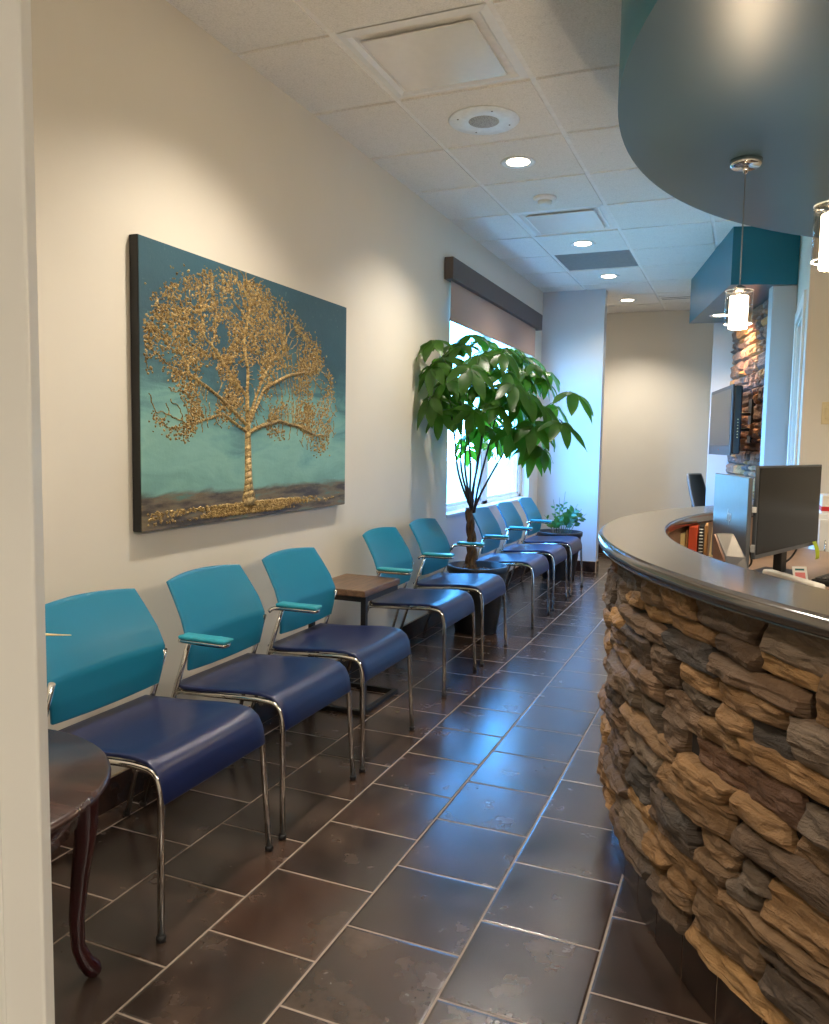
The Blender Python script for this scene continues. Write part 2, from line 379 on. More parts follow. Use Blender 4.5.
# pier with recessed stone, and the teal box over it
D1 = Vector((-.212, .977, 0)); A = Vector((2.105, 6.165, 0)); B = Vector((1.774, 7.69, 0))
struct(MB().prism([(2.035, 6.055), (XW-.002, 6.09), (XW-.002, 6.2), (2.012, 6.16)], 0, 2.356).build('wall_pillar', M['nib'], bevel=.004))
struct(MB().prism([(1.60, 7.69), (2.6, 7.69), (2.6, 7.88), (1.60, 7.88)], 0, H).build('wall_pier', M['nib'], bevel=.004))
backing = MB().prism([(A.x+.03, A.y+.0), (B.x+.03, B.y-.001), (B.x+.3, B.y-.001), (A.x+.3, A.y)], 0, 2.355)
struct(backing.build('wall_stone_backing', M['mortar']))
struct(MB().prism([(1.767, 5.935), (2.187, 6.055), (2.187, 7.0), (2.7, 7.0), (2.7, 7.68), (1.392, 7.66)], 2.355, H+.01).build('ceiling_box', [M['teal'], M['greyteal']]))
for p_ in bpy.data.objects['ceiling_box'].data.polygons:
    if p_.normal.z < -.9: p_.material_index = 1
# round teal soffit over the desk
SC = (3.604, 3.005); SR = 2.144
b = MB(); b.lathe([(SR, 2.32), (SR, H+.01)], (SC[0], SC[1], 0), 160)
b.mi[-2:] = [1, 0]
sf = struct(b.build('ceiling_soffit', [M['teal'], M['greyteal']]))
for p_ in sf.data.polygons: p_.use_smooth = len(p_.vertices) == 4
# baseboards of dark tile with grout joints
def base_run(name, p0, p1, nrm):
    p0 = Vector(p0); p1 = Vector(p1); L = (p1-p0).length; d = (p1-p0)/L; n_ = Vector(nrm)
    b = MB(); t = 0; k = 0
    while t < L-.01:
        e = min(t+.305, L); a0 = p0+d*(t+.0015); a1 = p0+d*(e-.0015); q0 = a0+n_*.011; q1 = a1+n_*.011
        b.prism([(a0.x, a0.y), (a1.x, a1.y), (q1.x, q1.y), (q0.x, q0.y)], .002, .108, 0); t = e
    a0 = p0; a1 = p1; q0 = a0+n_*.009; q1 = a1+n_*.009
    b.prism([(a0.x, a0.y), (a1.x, a1.y), (q1.x, q1.y), (q0.x, q0.y)], .0, .111, 1)
    return struct(b.build(name, [M['basetile'], M['grout']]))
base_run('baseboard_left', (0, 0.1, 0), (0, 7.85, 0), (1, 0, 0))
base_run('baseboard_return', (.011, 7.85, 0), (.605, 7.85, 0), (0, -1, 0))
base_run('baseboard_return_end', (.605, 7.85, 0), (.605, 7.98, 0), (1, 0, 0))
base_run('baseboard_back', (0, YE, 0), (2.6, YE, 0), (0, -1, 0))
base_run('baseboard_pier', (1.60, 7.69, 0), (1.76, 7.69, 0), (0, -1, 0))
base_run('baseboard_desk', (2.2, YW, 0), (4.6, YW, 0), (0, -1, 0))

# suspended ceiling: sunken grid with tiles hanging a little below it
T = .6096; GA = .4213; GY = 3.3287
holes = {(0, -1), (0, 3)}        # tiles replaced by diffusers (column, row)
grille_cell = (0, 5)
b = MB(); b.box(-.02, XR, YB, YE, H, H+.04, mi=1)
ix0 = -1; ny0 = int(math.floor((YB-GY)/T)); 
for i in range(-1, 10):
    for j in range(ny0, 11):
        x0 = max(GA+i*T+.012, 0.0); x1 = min(GA+(i+1)*T-.012, XR); y0 = max(GY+j*T+.012, YB); y1 = min(GY+(j+1)*T-.012, YE)
        if x1-x0 < .02 or y1-y0 < .02 or (i, j) in holes or (i, j) == grille_cell: continue
        b.box(x0, x1, y0, y1, H-.010, H+.001)
        # pale flange of the grid seen on the long runs
for i in range(0, 10): b.box(GA+i*T-.012, GA+i*T+.012, YB, YE, H-.005, H+.001, mi=1)
struct(b.build('ceiling', [M['ceil'], M['grid']]))
# ------------- ceiling fixtures
def down_light(x, y, z, label, grp='recessed ceiling downlights'):
    t = thing('recessed_downlight', label, 'ceiling light', (x, y, z), group=grp)
    MB().lathe([(.062, .0005), (.082, .0005), (.094, -.003), (.092, -.006), (.078, -.007), (.062, -.002)], n=36).build('trim_ring', M['white'], t)
    MB().lathe([(.0, -.0045), (.04, -.0045), (.061, -.003), (.061, .0)], n=32).build('lens', M['lens'], t)
    return t
def spot(x, y, z, e, ang=125, col=(1, .90, .77), blend=.75, r=.05):
    l = bpy.data.lights.new('downlight_or_fill_lamp', 'SPOT'); l.energy = e; l.spot_size = math.radians(ang); l.spot_blend = blend; l.color = col; l.shadow_soft_size = r
    o = bpy.data.objects.new('downlight_or_fill_lamp', l); COL.objects.link(o); o.location = (x, y, z-.03); return o
XL = .723
LY = [(.58, None), (2.41, None), (4.24, 'downlight nearest the viewer, between speaker and smoke detector'), (6.066, 'downlight between the far air diffuser and the grey grille'),
      (7.278, 'downlight just beyond the grey grille, before the pale wall return'), (8.503, 'farthest downlight, over the beige back wall past the wall return')]
LE = 85
for y, lb in LY:
    if lb: down_light(XL, y, H-.010, 'lit round recessed '+lb)
    elif y > 2: down_light(XL, y, H-.010, 'lit recessed downlight at the top edge before the near air diffuser')
    spot(XL, y, H-.010, LE if y < 5 else 36 if y < 8 else 95)
down_light(1.67, 7.24, 2.355, 'small lit downlight under the teal box beside the stone'); spot(1.74, 7.0, 2.35, 62, 130, (1, .68, .38))
def diffuser(i, j, label):
    cx = GA+(i+.5)*T; cy = GY+(j+.5)*T; t = thing('air_diffuser', label, 'air vent', (cx, cy, H-.004), group='square ceiling air diffusers')
    h = T/2-.012; b = MB()
    for k in range(4):
        R_ = Matrix.Rotation(k*PI/2, 4, 'Z')
        for (a0, z0), (a1, z1) in zip([(h, .0), (h-.03, -.006), (h-.075, .028)], [(h-.03, -.006), (h-.075, .028), (h-.10, .03)]):
            b.add([R_ @ Vector(v) for v in ((a0, -a0, z0), (a0, a0, z0), (a1, a1, z1), (a1, -a1, z1))], [(0, 1, 2, 3)])
    b.build('frame', M['white'], t, solid=.002)
    MB().box(-h+.09, h-.09, -h+.09, h-.09, .031, .036).build('duct_throat', M['blackpl'], t)
    MB().box(-h+.07, h-.07, -h+.07, h-.07, -.012, -.006).build('plaque', M['white_gloss'], t, bevel=.002)
    for sx, sy in ((-1, -1), (1, -1), (1, 1), (-1, 1)):
        MB().tube([(sx*.18, sy*.18, -.007), (sx*.18, sy*.18, .031)], .004, 8).build('bracket', M['grey'], t)
M['white_gloss'] = plain('glossy_white_metal', (226, 222, 216), .22, var=.02)
diffuser(0, -1, 'large square white air diffuser overhead, nearest the viewer')
diffuser(0, 3, 'smaller-looking square white air diffuser farther along, beyond the smoke detector')
# ceiling speaker
t = thing('ceiling_speaker', 'round white ceiling speaker with grey mesh centre beside the near diffuser', 'speaker', (.718, 3.655, H-.010))
MB().lathe([(.066, 0), (.15, 0), (.165, -.003), (.16, -.008), (.09, -.012), (.07, -.008)], n=48).build('rim', M['paleblue'], t)
def mesh_mat():
    tt = NT('speaker_mesh'); v = tt.node('ShaderNodeTexVoronoi'); v.inputs['Scale'].default_value = 190; tt.link(tt.obj(), v.inputs['Vector'])
    tt.link(tt.ramp(v.outputs['Distance'], [(.2, lin((96, 98, 98))), (.5, lin((176, 178, 176)))]), tt.b.inputs['Base Color']); return tt.m
MB().lathe([(0, -.009), (.07, -.009), (.075, -.006), (.075, .0)], n=40).build('mesh_cone', mesh_mat(), t)
for k in range(4):
    a = .6+k*PI/2; MB().lathe([(0, -.0125), (.004, -.0125), (.005, -.009)], (.125*math.cos(a), .125*math.sin(a), .001), 10).build('screw', M['darkgrey'], t)
t = thing('smoke_detector', 'small round white smoke detector beyond the nearest lit downlight', 'smoke detector', (.714, 4.893, H-.010))
MB().lathe([(.07, 0), (.07, -.012), (.06, -.02), (.045, -.022)], n=36).build('base', M['white'], t)
MB().lathe([(.045, -.02), (.042, -.036), (.03, -.042), (0, -.043)], n=32).build('sensor_dome', M['trim'], t)
gx = GA; gy = GY+5*T
t = thing('return_grille', 'flat dark grey square return grille in the ceiling', 'air vent', (gx+T/2, gy+T/2, H-.004))
MB().box(-.29, .29, -.29, .29, .0, .003).build('backing', M['slate'], t)
b = MB()
for k in range(24): b.box(-.285, .285, -.28+k*.0238, -.28+k*.0238+.006, -.005, .0)
b.build('louvre', M['slate'], t)
t = thing('slot_vent', 'thin rectangular slot vent at the far end of the ceiling', 'air vent', (1.2, 8.5, H-.010))
MB().box(-.16, .16, -.1, .1, -.006, 0).build('frame', M['grid'], t, bevel=.002); 
for y in (-.05, .03): MB().box(-.14, .14, y, y+.02, -.0075, -.006).build('slot', M['darkgrey'], t)

# ------------- window
o = MB()
FX0, FX1 = -.15, -.08
o.box(FX0, FX1, WY0, WY0+.03, WZ0, WZ1).box(FX0, FX1, WY1-.075, WY1, WZ0, WZ1).box(FX0, FX1, 6.28, 6.42, WZ0, WZ1).box(FX0, FX1, WY0, WY1, WZ0, WZ0+.03).box(FX0, FX1, WY0, WY1, WZ1-.06, WZ1)
for a0, a1 in ((WY0+.03, 6.28), (6.42, WY1-.075)):
    for q0, q1, z0, z1 in ((a0, a0+.03, WZ0+.03, WZ1-.06), (a1-.03, a1, WZ0+.03, WZ1-.06), (a0, a1, WZ0+.03, WZ0+.055), (a0, a1, WZ1-.09, WZ1-.06)):
        o.box(FX0+.012, FX1-.012, q0, q1, z0, z1)
win = struct(o.build('window_1', M['paleblue'], bevel=.003))
for a0, a1 in ((WY0+.06, 6.25), (6.45, WY1-.105)):
    MB().box(-.118, -.112, a0, a1, WZ0+.055, WZ1-.09).build('pane', M['glass'], win)
struct(MB().box(-.22, 0.008, WY0-.0, WY1, WZ0-.02, WZ0+.001).build('trim_2', M['trim'], bevel=.004))
t = thing('roller_shade', 'beige roller shade with dark cassette, half lowered over the window', 'window shade', (.03, 6.33, 2.07))
MB().box(-.028, .035, -1.26, 1.26, .265, .41).build('cassette', M['valance'], t, bevel=.004)
MB().box(-.0015, .0015, -1.2, 1.13, .01, .27).build('fabric', M['shade'], t)
MB().box(-.006, .006, -1.2, 1.13, 0, .016).build('hem_bar', M['shade'], t, bevel=.003)
# outdoors
struct(MB().box(-30, -.6, -20, 60, -.25, -.2).build('ground_outside', M['outside']))

# ------------- white door slab standing open at the left of the view
ddir = Vector((-.80, -.598, 0)).normalized(); edir = Vector((-.598, .80, 0)).normalized()
P0 = Vector((1.299, .55, 0)); Md = frame_M(P0, ddir)
b = MB(); b.box(0, .84, -.045, -.0, .008, 2.5, Md)
if (Md @ Vector((0, 1, 0))-P0).dot(edir) > 0:
    b = MB(); b.box(0, .84, 0, .045, .008, 2.5, Md)
    sgn = -1
else: sgn = 1
dr = struct(b.build('door_1', M['trim'], bevel=.003))
MB().box(.035, .80, sgn*.004 if sgn < 0 else 0, 0 if sgn < 0 else .004, .2, 2.0, Md).build('panel', M['trim'], dr, bevel=.003)
struct(MB().box(-.0, .68, -.14, -.02, 0, H).build('wall_entry', M['wall']))

# ================================================================== PAINTING
PY0, PY1, PZ0, PZ1 = 2.117, 3.598, .924, 1.911
t = thing('canvas_painting', 'large canvas painting of a gold textured tree on a teal background', 'painting', (0.0, (PY0+PY1)/2, PZ0))
oy, oz = (PY0+PY1)/2, PZ0
MB().box(.002, .038, PY0-oy, PY1-oy, 0, PZ1-oz).build('canvas_edge', M['blackpl'], t, bevel=.003)
MB().box(.038, .0405, PY0-oy+.002, PY1-oy-.002, .002, PZ1-oz-.002).build('painted_face', M['canvas'], t)
# tree by space colonisation in the painting's plane
def pz(a, b_): # zoomed photo crop -> painting plane (y, z)
    q = at(110+a/3.104, 220+b_/3.104, 0, .041); return (q.y, q.z)
crown = [pz(*s) for s in [(112, 470), (108, 370), (120, 290), (185, 200), (270, 160), (340, 140), (420, 160), (480, 190), (540, 270), (600, 330), (650, 400), (690, 500), (705, 570), (700, 680), (650, 730), (560, 690), (480, 650), (330, 640), (240, 680), (130, 620)]]
def inside(p, poly):
    c = False; n = len(poly)
    for i in range(n):
        (x1, y1), (x2, y2) = poly[i], poly[(i+1) % n]
        if (y1 > p[1]) != (y2 > p[1]) and p[0] < (x2-x1)*(p[1]-y1)/(y2-y1)+x1: c = not c
    return c
rng = random.Random(11)
ys = [p[0] for p in crown]; zs = [p[1] for p in crown]
pts = []
while len(pts) < 1500:
    q = (rng.uniform(min(ys), max(ys)), rng.uniform(min(zs), max(zs)))
    if inside(q, crown) and noise.noise(Vector((q[0]*7, q[1]*7, 1)))+rng.uniform(-.1, .45) > -.05: pts.append(q)
pts = np.array(pts)
base = pz(432, 885); top = pz(428, 640); c2 = pz(425, 560)
nodes = [np.array(base)]; par = [-1]
for k in range(1, 13):
    f_ = k/12; nodes.append(np.array(base)*(1-f_)+np.array(top)*f_); par.append(len(nodes)-2)
def seed_branch(start, path):
    cur = start
    for q in path:
        q = np.array(pz(*q)); n0 = nodes[cur]; L = np.hypot(*(q-n0)); k = max(1, int(L/.014))
        for i in range(1, k+1): nodes.append(n0+(q-n0)*i/k+np.array([rng.uniform(-.002, .002), rng.uniform(-.002, .002)])); par.append(cur); cur = len(nodes)-1
tk = 12
seed_branch(tk, [(425, 560), (428, 470), (415, 380), (430, 290)])
seed_branch(tk, [(395, 605), (340, 550), (300, 515), (250, 480)])
seed_branch(tk, [(440, 590), (470, 500), (500, 440), (545, 380)])
seed_branch(tk-1, [(470, 640), (520, 625), (580, 640), (640, 670)])
seed_branch(tk, [(445, 600), (480, 520), (560, 480), (620, 470)])
seed_branch(tk-1, [(400, 640), (350, 600), (300, 620), (240, 635)])
seed_branch(tk+8, [(390, 500), (350, 440), (310, 380)])
active = np.ones(len(pts), bool); di, dk, D = .16, .016, .011
for it in range(130):
    N = np.array(nodes); P = pts[active]
    if len(P) == 0: break
    d2 = ((P[:, None, :]-N[None, :, :])**2).sum(2); ni = d2.argmin(1); dm = np.sqrt(d2.min(1))
    grow = {}
    for k in range(len(P)):
        if dm[k] < di: v = P[k]-N[ni[k]]; grow.setdefault(ni[k], []).append(v/np.linalg.norm(v))
    idx = np.where(active)[0]; active[idx[dm < dk]] = False
    added = 0
    for i, vs in grow.items():
        v = np.mean(vs, 0); L = np.linalg.norm(v)
        if L < 1e-3: continue
        v = v/L+np.array([rng.uniform(-.35, .35), rng.uniform(-.35, .35)]); v /= np.linalg.norm(v)
        nodes.append(N[i]+v*D); par.append(int(i)); added += 1
    if not added or len(nodes) > 6000: break
n = len(nodes); cnt = [0.0]*n; kids = [[] for _ in range(n)]
for i in range(1, n): kids[par[i]].append(i)
order = sorted(range(n), key=lambda i: -i)
w_ = [0.0]*n
for i in order: w_[i] = 1.0 if not kids[i] else sum(w_[k]**1.0 for k in kids[i])
rad = [min(.034, .0011*(x**.5)+.0006) for x in w_]
for k in range(0, 13): rad[k] = .030-.010*k/12+(.03*(1-k/4)**1.5 if k < 4 else 0)
b = MB()
for i in range(1, n):
    p0 = nodes[par[i]]; p1 = nodes[i]; r0 = min(rad[par[i]], rad[i]*1.35+.0005) if par[i] > 12 else rad[par[i]] if i <= 12 else rad[i]; r1 = rad[i]
    d = np.array(p1)-np.array(p0); L = np.hypot(*d)
    if L < 1e-6: continue
    nn = np.array([-d[1], d[0]])/L; hgt = .0405+min(.012, r1*.8+.0015)
    vs = [(.0405, p0[0]+nn[0]*r0-oy, p0[1]+nn[1]*r0-oz), (.0405, p0[0]-nn[0]*r0-oy, p0[1]-nn[1]*r0-oz), (.0405, p1[0]-nn[0]*r1-oy, p1[1]-nn[1]*r1-oz), (.0405, p1[0]+nn[0]*r1-oy, p1[1]+nn[1]*r1-oz),
          (hgt, p0[0]-oy, p0[1]-oz), (hgt, p1[0]+d[0]*.3-oy, p1[1]+d[1]*.3-oz)]
    b.add(vs, [(0, 4, 5, 3), (4, 1, 2, 5), (0, 1, 4), (3, 5, 2)], True)
# roots and earth flecks, foliage flecks
def fleck(y, z, r):
    k = rng.randint(5, 7); a0 = rng.uniform(0, 6); vs = [(.0405+rng.uniform(.003, .007), y-oy, z-oz)]
    for i in range(k):
        a = a0+2*PI*i/k; q = r*rng.uniform(.45, 1.2); vs.append((.0405, y+q*math.cos(a)-oy, z+q*math.sin(a)*.9-oz))
    b.add(vs, [(0, 1+i, 1+(i+1) % k) for i in range(k)], False)
tips = [i for i in range(n) if i > 13 and w_[i] <= 14]
for k in range(17000):
    i = rng.choice(tips); y, z = nodes[i]; y += rng.gauss(0, .018); z += rng.gauss(0, .018)
    dens = noise.noise(Vector((y*7, z*7, 3)))*.7+.5+.12*(1 if z > PZ0+.62 else -1)
    if dens < rng.uniform(.3, .72) or not (PY0+.02 < y < PY1-.02 and z < PZ1-.03): continue
    fleck(y, z, rng.uniform(.0025, .0085))
y0, z0 = pz(200, 940); y1, z1 = pz(690, 870); ybase, zbase = base
for k in range(5200):
    y = rng.gauss(ybase+.02, .26); z = zbase+.012-rng.uniform(0, .062)*(1 if y < ybase+.3 else .7)
    if not (PY0+.03 < y < PY1-.02) or z < PZ0+.02: continue
    if noise.noise(Vector((y*4, z*26, 7)))*.8+.25-abs(y-ybase)*.55 < rng.uniform(-.1, .25): continue
    fleck(y, z, rng.uniform(.004, .009))
for k in range(9):
    a = -1+k*.25; L = rng.uniform(.07, .2)
b.build('tree_relief', M['gold'], t)

# ================================================================== CHAIRS
def make_chair():
    root = thing('waiting_chair', 'chair', 'chair')
    # local x = world x (wall at 0), y centred
    hw = .2425; hr = .222
    prof = [(.195, .428), (.24, .426), (.32, .429), (.42, .437), (.49, .443), (.54, .444), (.582, .438), (.606, .421), (.620, .394), (.626, .364), (.627, .338)]
    P = [Vector((x, 0, z)) for x, z in prof]; P = [P[0]]+sum([[P[i-1].lerp(P[i], .5), P[i]] for i in range(1, len(P))], [])
    def seat(u, v):
        f = u*(len(P)-1); i = min(int(f), len(P)-2); q = P[i].lerp(P[i+1], f-i); y = (v-.5)*2
        wd = hr+.003-(.012*(1-min(1, u/.12)) if u < .12 else 0)
        dish = -.008*(1-y*y)*math.sin(min(1, u*1.5)*PI)
        return (q.x, y*wd, q.z+dish)
    MB().grid(seat, 30, 14).build('seat', M['seat'], root, solid=.011, bevel=.003)
    # back shell: six-sided outline, bulging towards the sitter at mid height
    bp = [(.0, .262, .480, .208), (.2, .270, .530, .217), (.42, .272, .595, .228), (.62, .248, .655, .222), (.82, .212, .715, .213), (1.0, .175, .771, .204)]
    def back(u, v):
        for i in range(len(bp)-1):
            if u <= bp[i+1][0]+1e-9: break
        a, c = bp[i], bp[i+1]; f = (u-a[0])/(c[0]-a[0]); x = a[1]+(c[1]-a[1])*f; z = a[2]+(c[2]-a[2])*f; wd = a[3]+(c[3]-a[3])*f
        y = (v-.5)*2
        curve = -.030*(1-y*y)*(.6+.4*u)         # hollow across its width, towards the wall
        zb = -.014*(1-y*y)*(1-u)*1.0+.012*(1-y*y)*u
        return (x+curve-.012, y*wd, z+zb)
    MB().grid(back, 26, 14).build('backrest', M['back'], root, solid=.010, bevel=.003)
    for s in (-1, 1):
        y = s*hw
        path = fillet([(.635, y, .003), (.622, s*hr, .37), (.606, s*hr, .420), (.54, s*hr, .4265), (.205, s*hr, .410)], .042, 6)
        MB().tube(path, .009, 10).build('leg', M['chrome'], root)
        tz = .6 if s < 0 else .585
        ux = .275 if s < 0 else .262
        rear = [(.085, y, .003), (.205, s*hr, .40), (ux, s*(hr+.004), tz)]
        MB().tube(fillet(rear, .03, 4), .009, 10).build('leg', M['chrome'], root)
        MB().lathe([(0, 0), (.012, 0), (.0125, .012), (.010, .016)], (.635, y, 0), 14).build('foot_cap', M['blackpl'], root)
        MB().lathe([(0, 0), (.012, 0), (.0125, .012), (.010, .016)], (.085, y, 0), 14).build('foot_cap', M['blackpl'], root)
    MB().tube([(.215, -hr, .405), (.215, hr, .405)], .008, 8).build('crossbar', M['chrome'], root)
    MB().tube([(.54, -hr, .412), (.54, hr, .412)], .007, 8).build('crossbar', M['chrome'], root)
    return root
def add_arm(root, s, pair=False):
    y = s*.285; yi = s*.226
    q = MB(); q.tube(fillet([(.268, yi, .578), (.278, yi+s*.008, .604), (.30, y-s*.015, .606), (.455, y-s*.015, .607)], .012, 5), .008, 8)
    q.tube(fillet([(.455, y-s*.015, .607), (.462, y, .607), (.455, y+s*.015, .607), (.30, y+s*.015, .606)]+([(.278, y+s*.026, .604), (.268, y+s*.034, .592)] if pair else [(.29, y+s*.012, .606)]), .012, 5), .008, 8)
    arm = q.build('armrest', M['chrome'], root)
    MB().box(.292, .468, y-.027, y+.027, .613, .626).build('arm_pad', M['arm'], arm, bevel=.006, seg=3)
chair0 = make_chair()
spots = [1.737, 2.298, 2.862, 3.825, 4.435, 5.465, 6.10, 6.745]
labels = ['teal and navy chair nearest the viewer, beside the round dark table, with no armrest showing',
          'second teal and navy chair from the front, under the left part of the painting',
          'third teal and navy chair from the front, directly before the square side table',
          'teal and navy chair just beyond the square side table',
          'teal and navy chair right in front of the big potted tree, armrests on both sides',
          'teal and navy chair just behind the big potted tree, first below the window',
          'teal and navy chair below the window, middle of the last three',
          'farthest teal and navy chair, in front of the small potted plant']
for i, y in enumerate(spots):
    c = copy_tree(chair0) if i else None
    spots[i] = (c, y)
for i, (c, y) in enumerate(spots):
    c = c or chair0; c.location = (-.03 if i in (3, 4) else 0, y, 0); c['label'] = labels[i]; c['group'] = 'teal and navy waiting chairs along the wall'
    if i >= 1: add_arm(c, -1, i in (2, 4, 6, 7))
    if i == 4: add_arm(c, 1)

# ================================================================== SIDE TABLES
t = thing('c_shaped_side_table', 'square brown wooden side table on a black metal frame between two chairs', 'side table', (.22, 3.35, 0))
t.name = 'side_table'
MB().box(-.145, .155, -.195, .20, .548, .578).build('tabletop', M['tabletop'], t, bevel=.004)
for x in (-.13, .14): MB().box(x-.0125, x+.0125, -.18, -.155, .0, .548).build('post', M['black'], t, bevel=.002)
q = MB(); q.box(-.1175, .1275, -.18, -.155, 0, .02).box(-.1425, -.1175, -.155, .20, 0, .02).box(.1275, .1525, -.155, .20, 0, .02).box(-.1175, .1275, .18, .20, 0, .02); q.build('base_frame', M['black'], t, bevel=.002)
q = MB(); q.box(-.1175, .1275, -.18, -.155, .523, .548).box(-.1425, -.1175, -.155, .18, .523, .548).box(.1275, .1525, -.155, .18, .523, .548); q.build('top_frame', M['black'], t, bevel=.002)

TC = (.47, 1.0); t = thing('round_table', 'round dark cherry wood table with curved legs at the left edge', 'side table', (TC[0], TC[1], 0))
MB().lathe([(0, .535), (.325, .535), (.343, .54), (.353, .549), (.351, .556), (.343, .562), (0, .562)], n=72).build('tabletop', M['roundtop'], t)
MB().lathe([(.28, .47), (.295, .47), (.30, .535), (.28, .535), (.28, .47)], n=48, cap=False).build('apron', M['lacquer'], t)
for k in range(4):
    a = math.radians(71.5+90*k); dx, dy = math.cos(a), math.sin(a)
    prof = [(.278, .53, .027), (.300, .47, .030), (.315, .42, .029), (.312, .34, .024), (.298, .25, .020), (.288, .16, .017), (.290, .09, .0155), (.306, .045, .018), (.322, .022, .021), (.330, .008, .015)]
    P = [Vector((r*dx, r*dy, z)) for r, z, _ in [(q_[0]+.022, q_[1], q_[2]) for q_ in prof]]; R = [q[2] for q in prof]
    PP, RR = [], []
    for i in range(len(P)-1):
        for f in (0, .33, .66): PP.append(P[i].lerp(P[i+1], f)); RR.append(R[i]+(R[i+1]-R[i])*f)
    PP.append(P[-1]); RR.append(R[-1])
    MB().tube(PP, RR, 14).build('leg', M['lacquer'], t)
VC = (.455, 1.262)
t = thing('vase', 'small dark teal vase on the round dark table, cut by the frame', 'vase', (VC[0], VC[1], .562))
MB().lathe([(0, 0), (.022, 0), (.024, .004), (.02, .03), (.026, .055), (.028, .06)], n=28).build('foot', M['vase'], t)
MB().lathe([(.029, .057), (.0305, .06), (.029, .064)], n=28).build('collar', M['chrome'], t)
MB().lathe([(.028, .062), (.040, .085), (.046, .115), (.044, .145), (.034, .172), (.022, .19), (.019, .192), (.02, .185), (.03, .165)], n=28).build('body', M['vase'], t)
tag(MB().tube([(VC[0]-.005, VC[1], .60), (VC[0]+.0, VC[1]+.0, .755), (VC[0]+.04, VC[1]+.02, .805), (VC[0]+.112, VC[1]+.035, .808)], [.002, .003, .0035, .001], 6).build('dried_stem', M['cream']), 'pale dried stem arching out of the small vase', 'dried stem')

# ================================================================== PLANTS
def pot(root, r0, r1, h):
    MB().lathe([(0, 0), (r0-.01, 0), (r0, .008), (r1-.012, h-.045), (r1-.002, h-.04), (r1, h-.004), (r1-.004, h), (r1-.022, h), (r1-.026, h-.05), (0, h-.05)], n=56).build('pot', M['pot'], root)
def soil(root, r, z, sd):
    b = MB(); vs = []; rg = random.Random(sd)
    b.lathe([(0, z), (r*.5, z+.004), (r, z), (r, z-.02)], n=36)
    for k in range(150):
        a = rg.uniform(0, 6.28); q = r*math.sqrt(rg.uniform(0, .9)); c = Vector((q*math.cos(a), q*math.sin(a), z+.005)); s_ = rg.uniform(.006, .013)
        Mx = Matrix.Translation(c) @ Matrix.Rotation(rg.uniform(0, 3), 4, 'Z') @ Matrix.Rotation(rg.uniform(-.6, .6), 4, 'X'); b.box(-s_, s_, -s_*.6, s_*.6, -s_*.3, s_*.3, Mx)
    b.build('soil', M['soil'], root)
def leaflet(b, base, d, nrm, L, W, droop, fold=.18, n=7):
    d = d.normalized(); side = d.cross(nrm).normalized(); nn = side.cross(d).normalized(); p = Vector(base); rows = []
    for i in range(n+1):
        u = i/n; wd = W*.5*(math.sin(PI*min(1, u**.8))**.85)*(1 if u < .99 else 0)+.0008
        ang = -droop*u; dd = d*math.cos(ang)+Vector((0, 0, 1))*math.sin(ang); dd.normalize(); nz = side.cross(dd).normalized()
        wav = .006*math.sin(u*9+L*80)
        rows.append((p+side*wd+nz*(fold*wd+wav*.4), p.copy(), p-side*wd+nz*(fold*wd-wav*.4))); p += dd*(L/n)
    vs = [x for r_ in rows for x in r_]; fs = []
    for i in range(n): fs += [(3*i, 3*i+1, 3*i+4, 3*i+3), (3*i+1, 3*i+2, 3*i+5, 3*i+4)]
    b.add(vs, fs, True)
def hub(b, c, out, L, k, tilt, rg):
    """palmate leaf: k leaflets round the hub, drooping; out = outward direction of the petiole"""
    c = Vector(c); out = Vector(out).normalized(); z = Vector((0, 0, 1)); axis = (z*math.cos(tilt)+out*math.sin(tilt)).normalized()
    x = (out-axis*out.dot(axis)); x = x.normalized() if x.length > .01 else Vector((1, 0, 0)); y = axis.cross(x)
    for i in range(k):
        a = (i-(k-1)/2)*(5.0/k)+rg.uniform(-.12, .12); f = 1-.33*abs(i-(k-1)/2)/(k/2)
        d = (x*math.cos(a)+y*math.sin(a))*1.0-axis*rg.uniform(.15, .5)
        L2 = L*1.1; leaflet(b, c+d.normalized()*.008, d, axis, L2*f*rg.uniform(.88, 1.08), L2*f*.37, rg.uniform(.5, 1.2))
PC = Vector((.31, 4.98, 0)); TB = Vector((.255, 4.98, .40))
t = thing('potted_tree', 'tall potted tree with braided trunk and big green hand-shaped leaves', 'potted plant', PC)
pot(t, .14, .202, .445); soil(t, .175, .398, 3)
rg = random.Random(5)
b = MB()
for s in range(3):
    pts_ = []; rr_ = []
    for i in range(25):
        u = i/24; a = s*2*PI/3+u*8.5; q = .022*(1-.3*u); sway = Vector((.012*math.sin(u*4), .01*math.cos(u*3), 0))
        pts_.append(TB-PC+Vector((q*math.cos(a), q*math.sin(a), u*.42))+sway); rr_.append(.021*(1-.42*u)+(.01*(1-u*8) if u < .12 else 0))
    b.tube(pts_, rr_, 9)
for k in range(6):
    a = k*1.05; b.tube([TB-PC+Vector((.015*math.cos(a), .015*math.sin(a), .04)), TB-PC+Vector((.055*math.cos(a), .055*math.sin(a), -.002)), TB-PC+Vector((.08*math.cos(a), .08*math.sin(a), -.015))], [.016, .012, .006], 7)
b.build('trunk', M['trunk'], t)
ttop = TB+Vector((0.01, 0, .41))
def z4(a, b_, y): return at(400+a/3.768, 300+b_/3.768, 1, y)
tips_ = [z4(195, 440, 4.80), z4(228, 430, 4.98), z4(262, 400, 5.15), z4(320, 380, 4.9), z4(365, 420, 5.1), z4(425, 520, 4.95), z4(245, 430, 4.7), z4(300, 450, 5.05)]
stems = []
